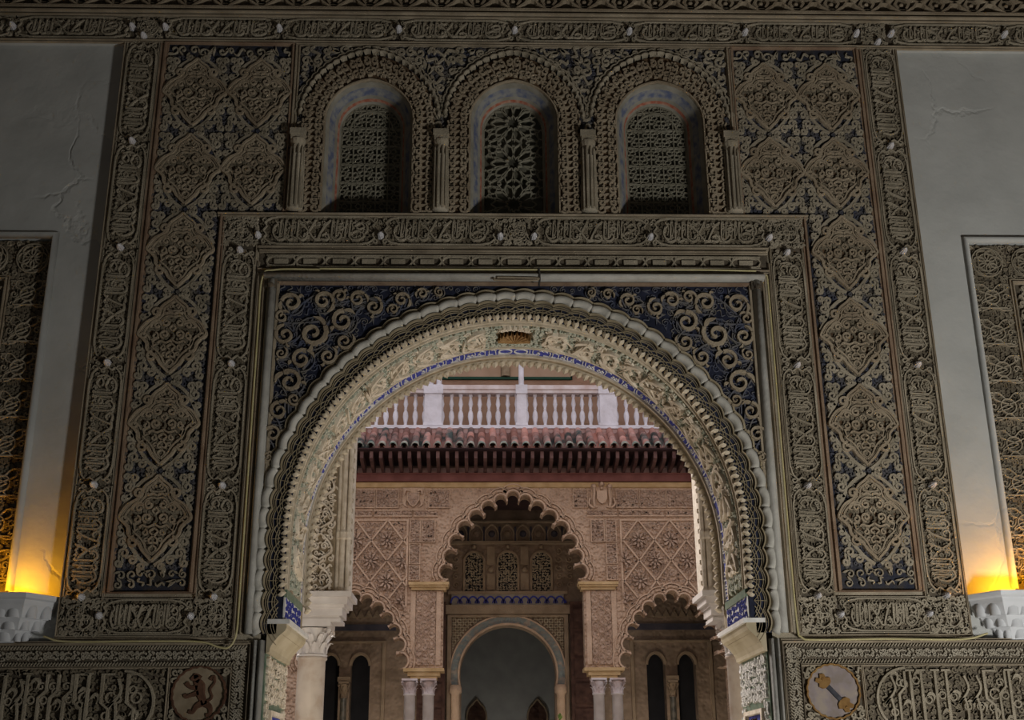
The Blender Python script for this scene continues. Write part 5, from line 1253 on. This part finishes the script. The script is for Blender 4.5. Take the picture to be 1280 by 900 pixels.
for x0, x1 in ((-5.0, -2.9), (3.85, 6.0)):
    mb = MB(); mb.strip(np.array([(x0, 1.5), (x0, 5.25), (x1, 5.25), (x1, 1.5)]), RIB, .10, .05); part('window_frame', mb, 'gallery_trim', bw, (0, YB, 0))
    mb = MB(); mb.plate(x0 - .3, x1 + .3, 5.55, 5.72, 0, .03); part('blue_strip', mb, 'gallery_blue', bw, (0, YB, 0))
    mb = MB()
    for k in range(10): mb.poly([(x0 + k * .22, 5.9), (x0 + k * .22 + .11, 6.12), (x0 + k * .22 + .22, 5.9)][::1], (), 0, .03)
    part('zigzag_strip', mb, 'gallery_trim', bw, (0, YB, 0))
# portal round the far door
t = thing('far_portal', (PC, YB, 0), 'round-arched portal with lattice spandrels across the courtyard', 'portal'); LB_ = (0, YB, 0)
A1 = np.array([(PC - 1.34 * math.cos(a), 4.38 + 1.34 * math.sin(a)) for a in np.linspace(-.22, PI + .22, 40)]); A2 = np.array([(PC - 1.57 * math.cos(a), 4.38 + 1.57 * math.sin(a)) for a in np.linspace(-.22, PI + .22, 40)])
mb = MB(); mb.ring(A1, A2, 0, .06); part('arch_ring', mb, 'teal_stucco', t, LB_)
mb = MB(); mb.strip(A1, RIB, .06, .09); mb.strip(A2, RIB, .05, .09); part('arch_beads', mb, 'rose_plain', t, LB_)
mb = MB(); la = MB()
ins = lambda x, z: math.hypot(x - PC, z - 4.38) > 1.62 and abs(x - PC) < 1.52 and 4.6 < z < 5.9
for d in (-1, 1):
    la = MB(); i2 = lambda x, z, d=d: ins(x, z) and (x - PC) * d > 0
    for k in range(-24, 26):
        x = PC + k * .14; clip_draw(la, ((x, 4.4), (x + 1.5, 5.9)), i2, .05, .05, 0); clip_draw(la, ((x, 4.4), (x - 1.5, 5.9)), i2, .05, .05, 0)
    part('spandrel_lattice', la, 'lace', t, LB_)
mb = MB(); mb.plate(PC - 1.55, PC + 1.55, 4.4, 5.95, -.01, .005); 
mb = MB(); mb.strip(np.array([(PC - 1.6, 0), (PC - 1.6, 5.93), (PC + 1.6, 5.93), (PC + 1.6, 0)]), RIB, .12, .10); part('frame', mb, 'gallery_trim', t, LB_)
mb = MB(); mb.plate(PC - 1.72, PC + 1.72, 5.98, 6.22, 0, .16); part('lintel', mb, 'gallery_trim', t, LB_)
for d in (-1, 1):
    mb = MB(); mb.lathe([(.12, 0), (.12, 3.85), (.17, 3.9), (.17, 4.02), (.13, 4.1)], PC + d * 1.42, YB - .08, 12); part('jamb_column', mb, 'rose_plain', t, fmap=ident, smooth=True)
    mb = MB(); xs = sorted((PC + d * 1.70, PC + d * 2.45)); mb.box(xs[0], xs[1], YB - .25, YB - .02, 0, 6.3)
    dd = thing('wooden_door_leaf', ((xs[0] + xs[1]) / 2, YB - .14, 0), f'dark folded wooden door leaf {"left" if d < 0 else "right"} of the far portal', 'door'); part('leaf', mb, 'dark_door', dd, fmap=ident)
    for j in range(9): pn = MB(); pn.box(xs[0] + .10, xs[1] - .10, YB - .28, YB - .24, .3 + .66 * j, .82 + .66 * j); part('panel', pn, 'dark_door', dd, fmap=ident)
# painted frieze, traceried windows and arcade frieze above the portal
t = thing('blue_frieze', (PC, YB, 6.22), 'blue painted arcade frieze above the far portal', 'frieze')
mb = MB(); mb.plate(PC - 1.55, PC + 1.55, 6.22, 6.52, 0, .08); part('ground', mb, 'frieze_ground', t, LB_)
mb = MB()
for k in range(13):
    x = PC - 1.44 + .24 * k; mb.strip(arc(x, 6.27, .13, 0, 180, 8, .19), RIB, .045, .02, .08); mb.strip(arc(x + .12, 6.27, .06, 0, 180, 6, .1), RIB, .03, .02, .08)
part('arcs', mb, 'cobalt', t, LB_)
mb = MB(); mb.plate(PC - 1.65, PC + 1.65, 6.52, 6.6, 0, .12); part('ledge', mb, 'gallery_trim', t, LB_)
for xs, l in (((-.744, -.19), 'left arched fretwork window above the far portal'), ((.18, .764), 'middle arched fretwork window, pale plaster tracery above the far portal'), ((1.119, 1.696), 'right arched fretwork window above the far portal')):
    c, h = (xs[0] + xs[1]) / 2, (xs[1] - xs[0]) / 2; t = thing('fretwork_window', (c, YB, 6.6), l, 'window', 'fretwork windows above the far portal')
    mb = MB(); P = [(c - h, 6.62)] + [(c - h * math.cos(a), 7.43 + h * math.sin(a)) for a in np.linspace(0, PI, 12)] + [(c + h, 6.62)]; mb.poly(P[::-1], (), 0, .01); part('opening', mb, 'unlit_black', t, LB_)  # flat plate painted black for the unlit hole behind the fretwork
    mb = MB(); mb.strip(np.array(P), RIB, .07, .07); part('frame', mb, 'gallery_trim', t, LB_)
    ins = lambda x, z: abs(x - c) < h - .03 and z > 6.62 and (z < 7.43 or math.hypot(x - c, z - 7.43) < h - .03)
    mb = MB(); curls(mb, c - h, c + h, 6.62, 7.72, .075, .022, .02, ins, seed=int(c * 10) + 40, n=8); mb.v = [v + [0, 0, .01] for v in mb.v]; stuff(part('fretwork', mb, 'lace', t, LB_))
    mb = MB(); mb.disc(c, 7.85, .07, .12, 8); part('keystone', mb, 'gallery_trim', t, LB_)
t = thing('arcade_frieze', (PC, YB, 7.9), 'dark painted frieze of little niches with shields above the fretwork windows', 'frieze')
mb = MB(); mb.plate(PC - 2.2, PC + 2.2, 7.92, 8.0, 0, .12); mb.plate(PC - 2.2, PC + 2.2, 8.52, 8.58, 0, .1); part('rails', mb, 'gallery_trim', t, LB_)
for k in range(9):
    mb = MB(); mb2 = MB()
    x = PC - 1.76 + .44 * k; mb.strip(cr([(x - .17, 8.0), (x - .17, 8.3), (x, 8.48), (x + .17, 8.3), (x + .17, 8.0)], 3), RIB, .05, .06)
    (mb2 if k % 2 else mb).disc(x, 8.22, .10, .05, 10)
    mb2.plate(x + .19, x + .25, 8.0, 8.42, 0, .03)
    part('niche', mb, 'gallery_trim', t, LB_); part('inlay', mb2, 'gallery_blue', t, LB_)
for d in (-1, 1):
    mb = MB()
    for j in range(2):
        a = PC + d * (1.44 + .30 * j)
        for i in range(5): mb.strip(spi(a, 6.78 + .24 * i, .10, 1.2, i, 1, 10), RIB, .03, .04)
    stuff(part('wall_scrolls', mb, 'gallery_trim', bw, LB_))
for x in (-.0, .94):
    mb = MB(); mb.plate(x - .11, x + .11, 6.65, 7.1, 0, .05); mb.plate(x - .11, x + .11, 7.35, 7.85, 0, .05); mb.disc(x, 7.22, .1, .06, 10); part('window_pier', mb, 'gallery_trim', bw, LB_)
# the room beyond the portal
boxobj('wall_far_room', PC - 4, PC + 4, 33.0, 33.2, 0, 9, 'far_plaster')
boxobj('wall_far_room_left', PC - 4.2, PC - 4, YB + .5, 33.2, 0, 9, 'far_plaster'); boxobj('wall_far_room_right', PC + 4, PC + 4.2, YB + .5, 33.2, 0, 9, 'far_plaster')
boxobj('ceiling_far_room', PC - 4.2, PC + 4.2, YB + .5, 33.2, 9, 9.2, 'ceiling_wood'); boxobj('floor_far_room', PC - 4.2, PC + 4.2, YB + .5, 33.2, -.1, 0, 'stone_floor')
for px, l in ((598, 'left dark niche with pointed carved top deep inside the far portal'), (668, 'right dark niche with pointed carved top deep inside the far portal')):
    x = PC + .16 + (px - 634.5) * .0285; t = thing('wall_niche', (x, 32.98, 3.0), l, 'niche'); LN = (x, 32.98, 0)
    z = lambda py: 4.12 + (868 - py) * .0272
    P = cr([(-.31, z(893)), (-.32, z(884)), (-.25, z(876)), (-.13, z(871)), (0, z(866)), (.13, z(871)), (.25, z(876)), (.32, z(884)), (.31, z(893))], 3)
    mb = MB(); mb.poly([tuple(p) for p in P][::-1], (), 0, .03); curls(mb, -.26, .26, z(893), z(872), .11, .03, .05, seed=8, n=7); part('opening', mb, 'dark_door', t, LN)
    mb = MB(); mb.strip(P, RIB, .06, .06)
    for q in P[2:-2:2]: mb.disc(q[0], q[1] + .02, .035, .07, 6)
    part('surround', mb, 'gallery_trim', t, LN)
mb = MB(); mb.plate(PC - 3.9, PC + 3.9, 0, 3.42, 0, .1); o = part('far_dado', mb, 'dark_door', None, (0, 32.98, 0)); struct(o); o.name = 'trim_1'
light('far_room_lamp', 'POINT', (PC, 30.6, 1.2), 62, (1.0, .97, .90), shadow_soft_size=.3)
# tip of a potted plant
t = thing('potted_plant', (1.76, 24.6, 0), 'green leaf tips of a plant showing at the foot of the far portal', 'plant'); L0 = t.location
mb = MB(); mb.lathe([(0, 0), (.22, 0), (.3, .55), (.26, .55), (.24, .5), (0, .5)], n=14); part('pot', mb, 'tile_clay', t, L0, ident, True)
mb = MB(); mb.lathe([(.03, .5), (.02, 2.9)], n=6); part('stem', mb, 'leaf', t, L0, ident)
R = random.Random(2)
for k in range(12):
    a = k * 2.4; z = 2.35 + .075 * k; mb = MB(); P = [(0, 0, 0), (.12, .05, .10), (.20, 0, .16), (.12, -.05, .10)]
    mb.add(P, [(0, 1, 2), (0, 2, 3)]); part('leaf', mb, 'leaf', t, (1.76, 24.6, z), ident, rot=(0, 0, a))
# warm lamp on the gallery floor washing the underside of the arch
def wash(x, y, e, aim, label):
    t = thing('gallery_uplight', (x, y, 0), label, 'lamp')
    mb = MB(); mb.lathe([(0, 0), (.10, 0), (.10, .06), (.06, .08), (.08, .2), (.07, .2), (.05, .1), (0, .1)], n=14); part('housing', mb, 'fixture', t, t.location, ident, True)
    light('gallery_beam', 'SPOT', (x, y, .28), e, (1.0, .89, .74), t, aim=aim, spot_size=1.9, spot_blend=.7, shadow_soft_size=.12)
wash(-.9, 1.6, 75, (.5, .4, 4.5), 'small uplight on the gallery floor behind the left jamb')
wash(1.0, 1.6, 75, (-.5, .4, 4.5), 'small uplight on the gallery floor behind the right jamb')
wash(-2.0, 2.4, 60, (-1.9, 4.5, 4.2), 'small uplight on the gallery floor facing the left pillar')
wash(2.4, 2.4, 60, (2.3, 4.5, 4.2), 'small uplight on the gallery floor facing the right pillar')
wash(-3.4, 23.3, 170, (-3.9, 25.5, 5.2), 'added fill lamp on the far gallery floor behind the left side arch')  # unseen fill lamps from here on, added to brighten the far gallery
wash(4.5, 23.3, 170, (4.9, 25.5, 5.2), 'added fill lamp on the far gallery floor behind the right side arch')
wash(.5, 23.2, 110, (.5, 25.5, 7.0), 'added fill lamp on the far gallery floor before the portal')
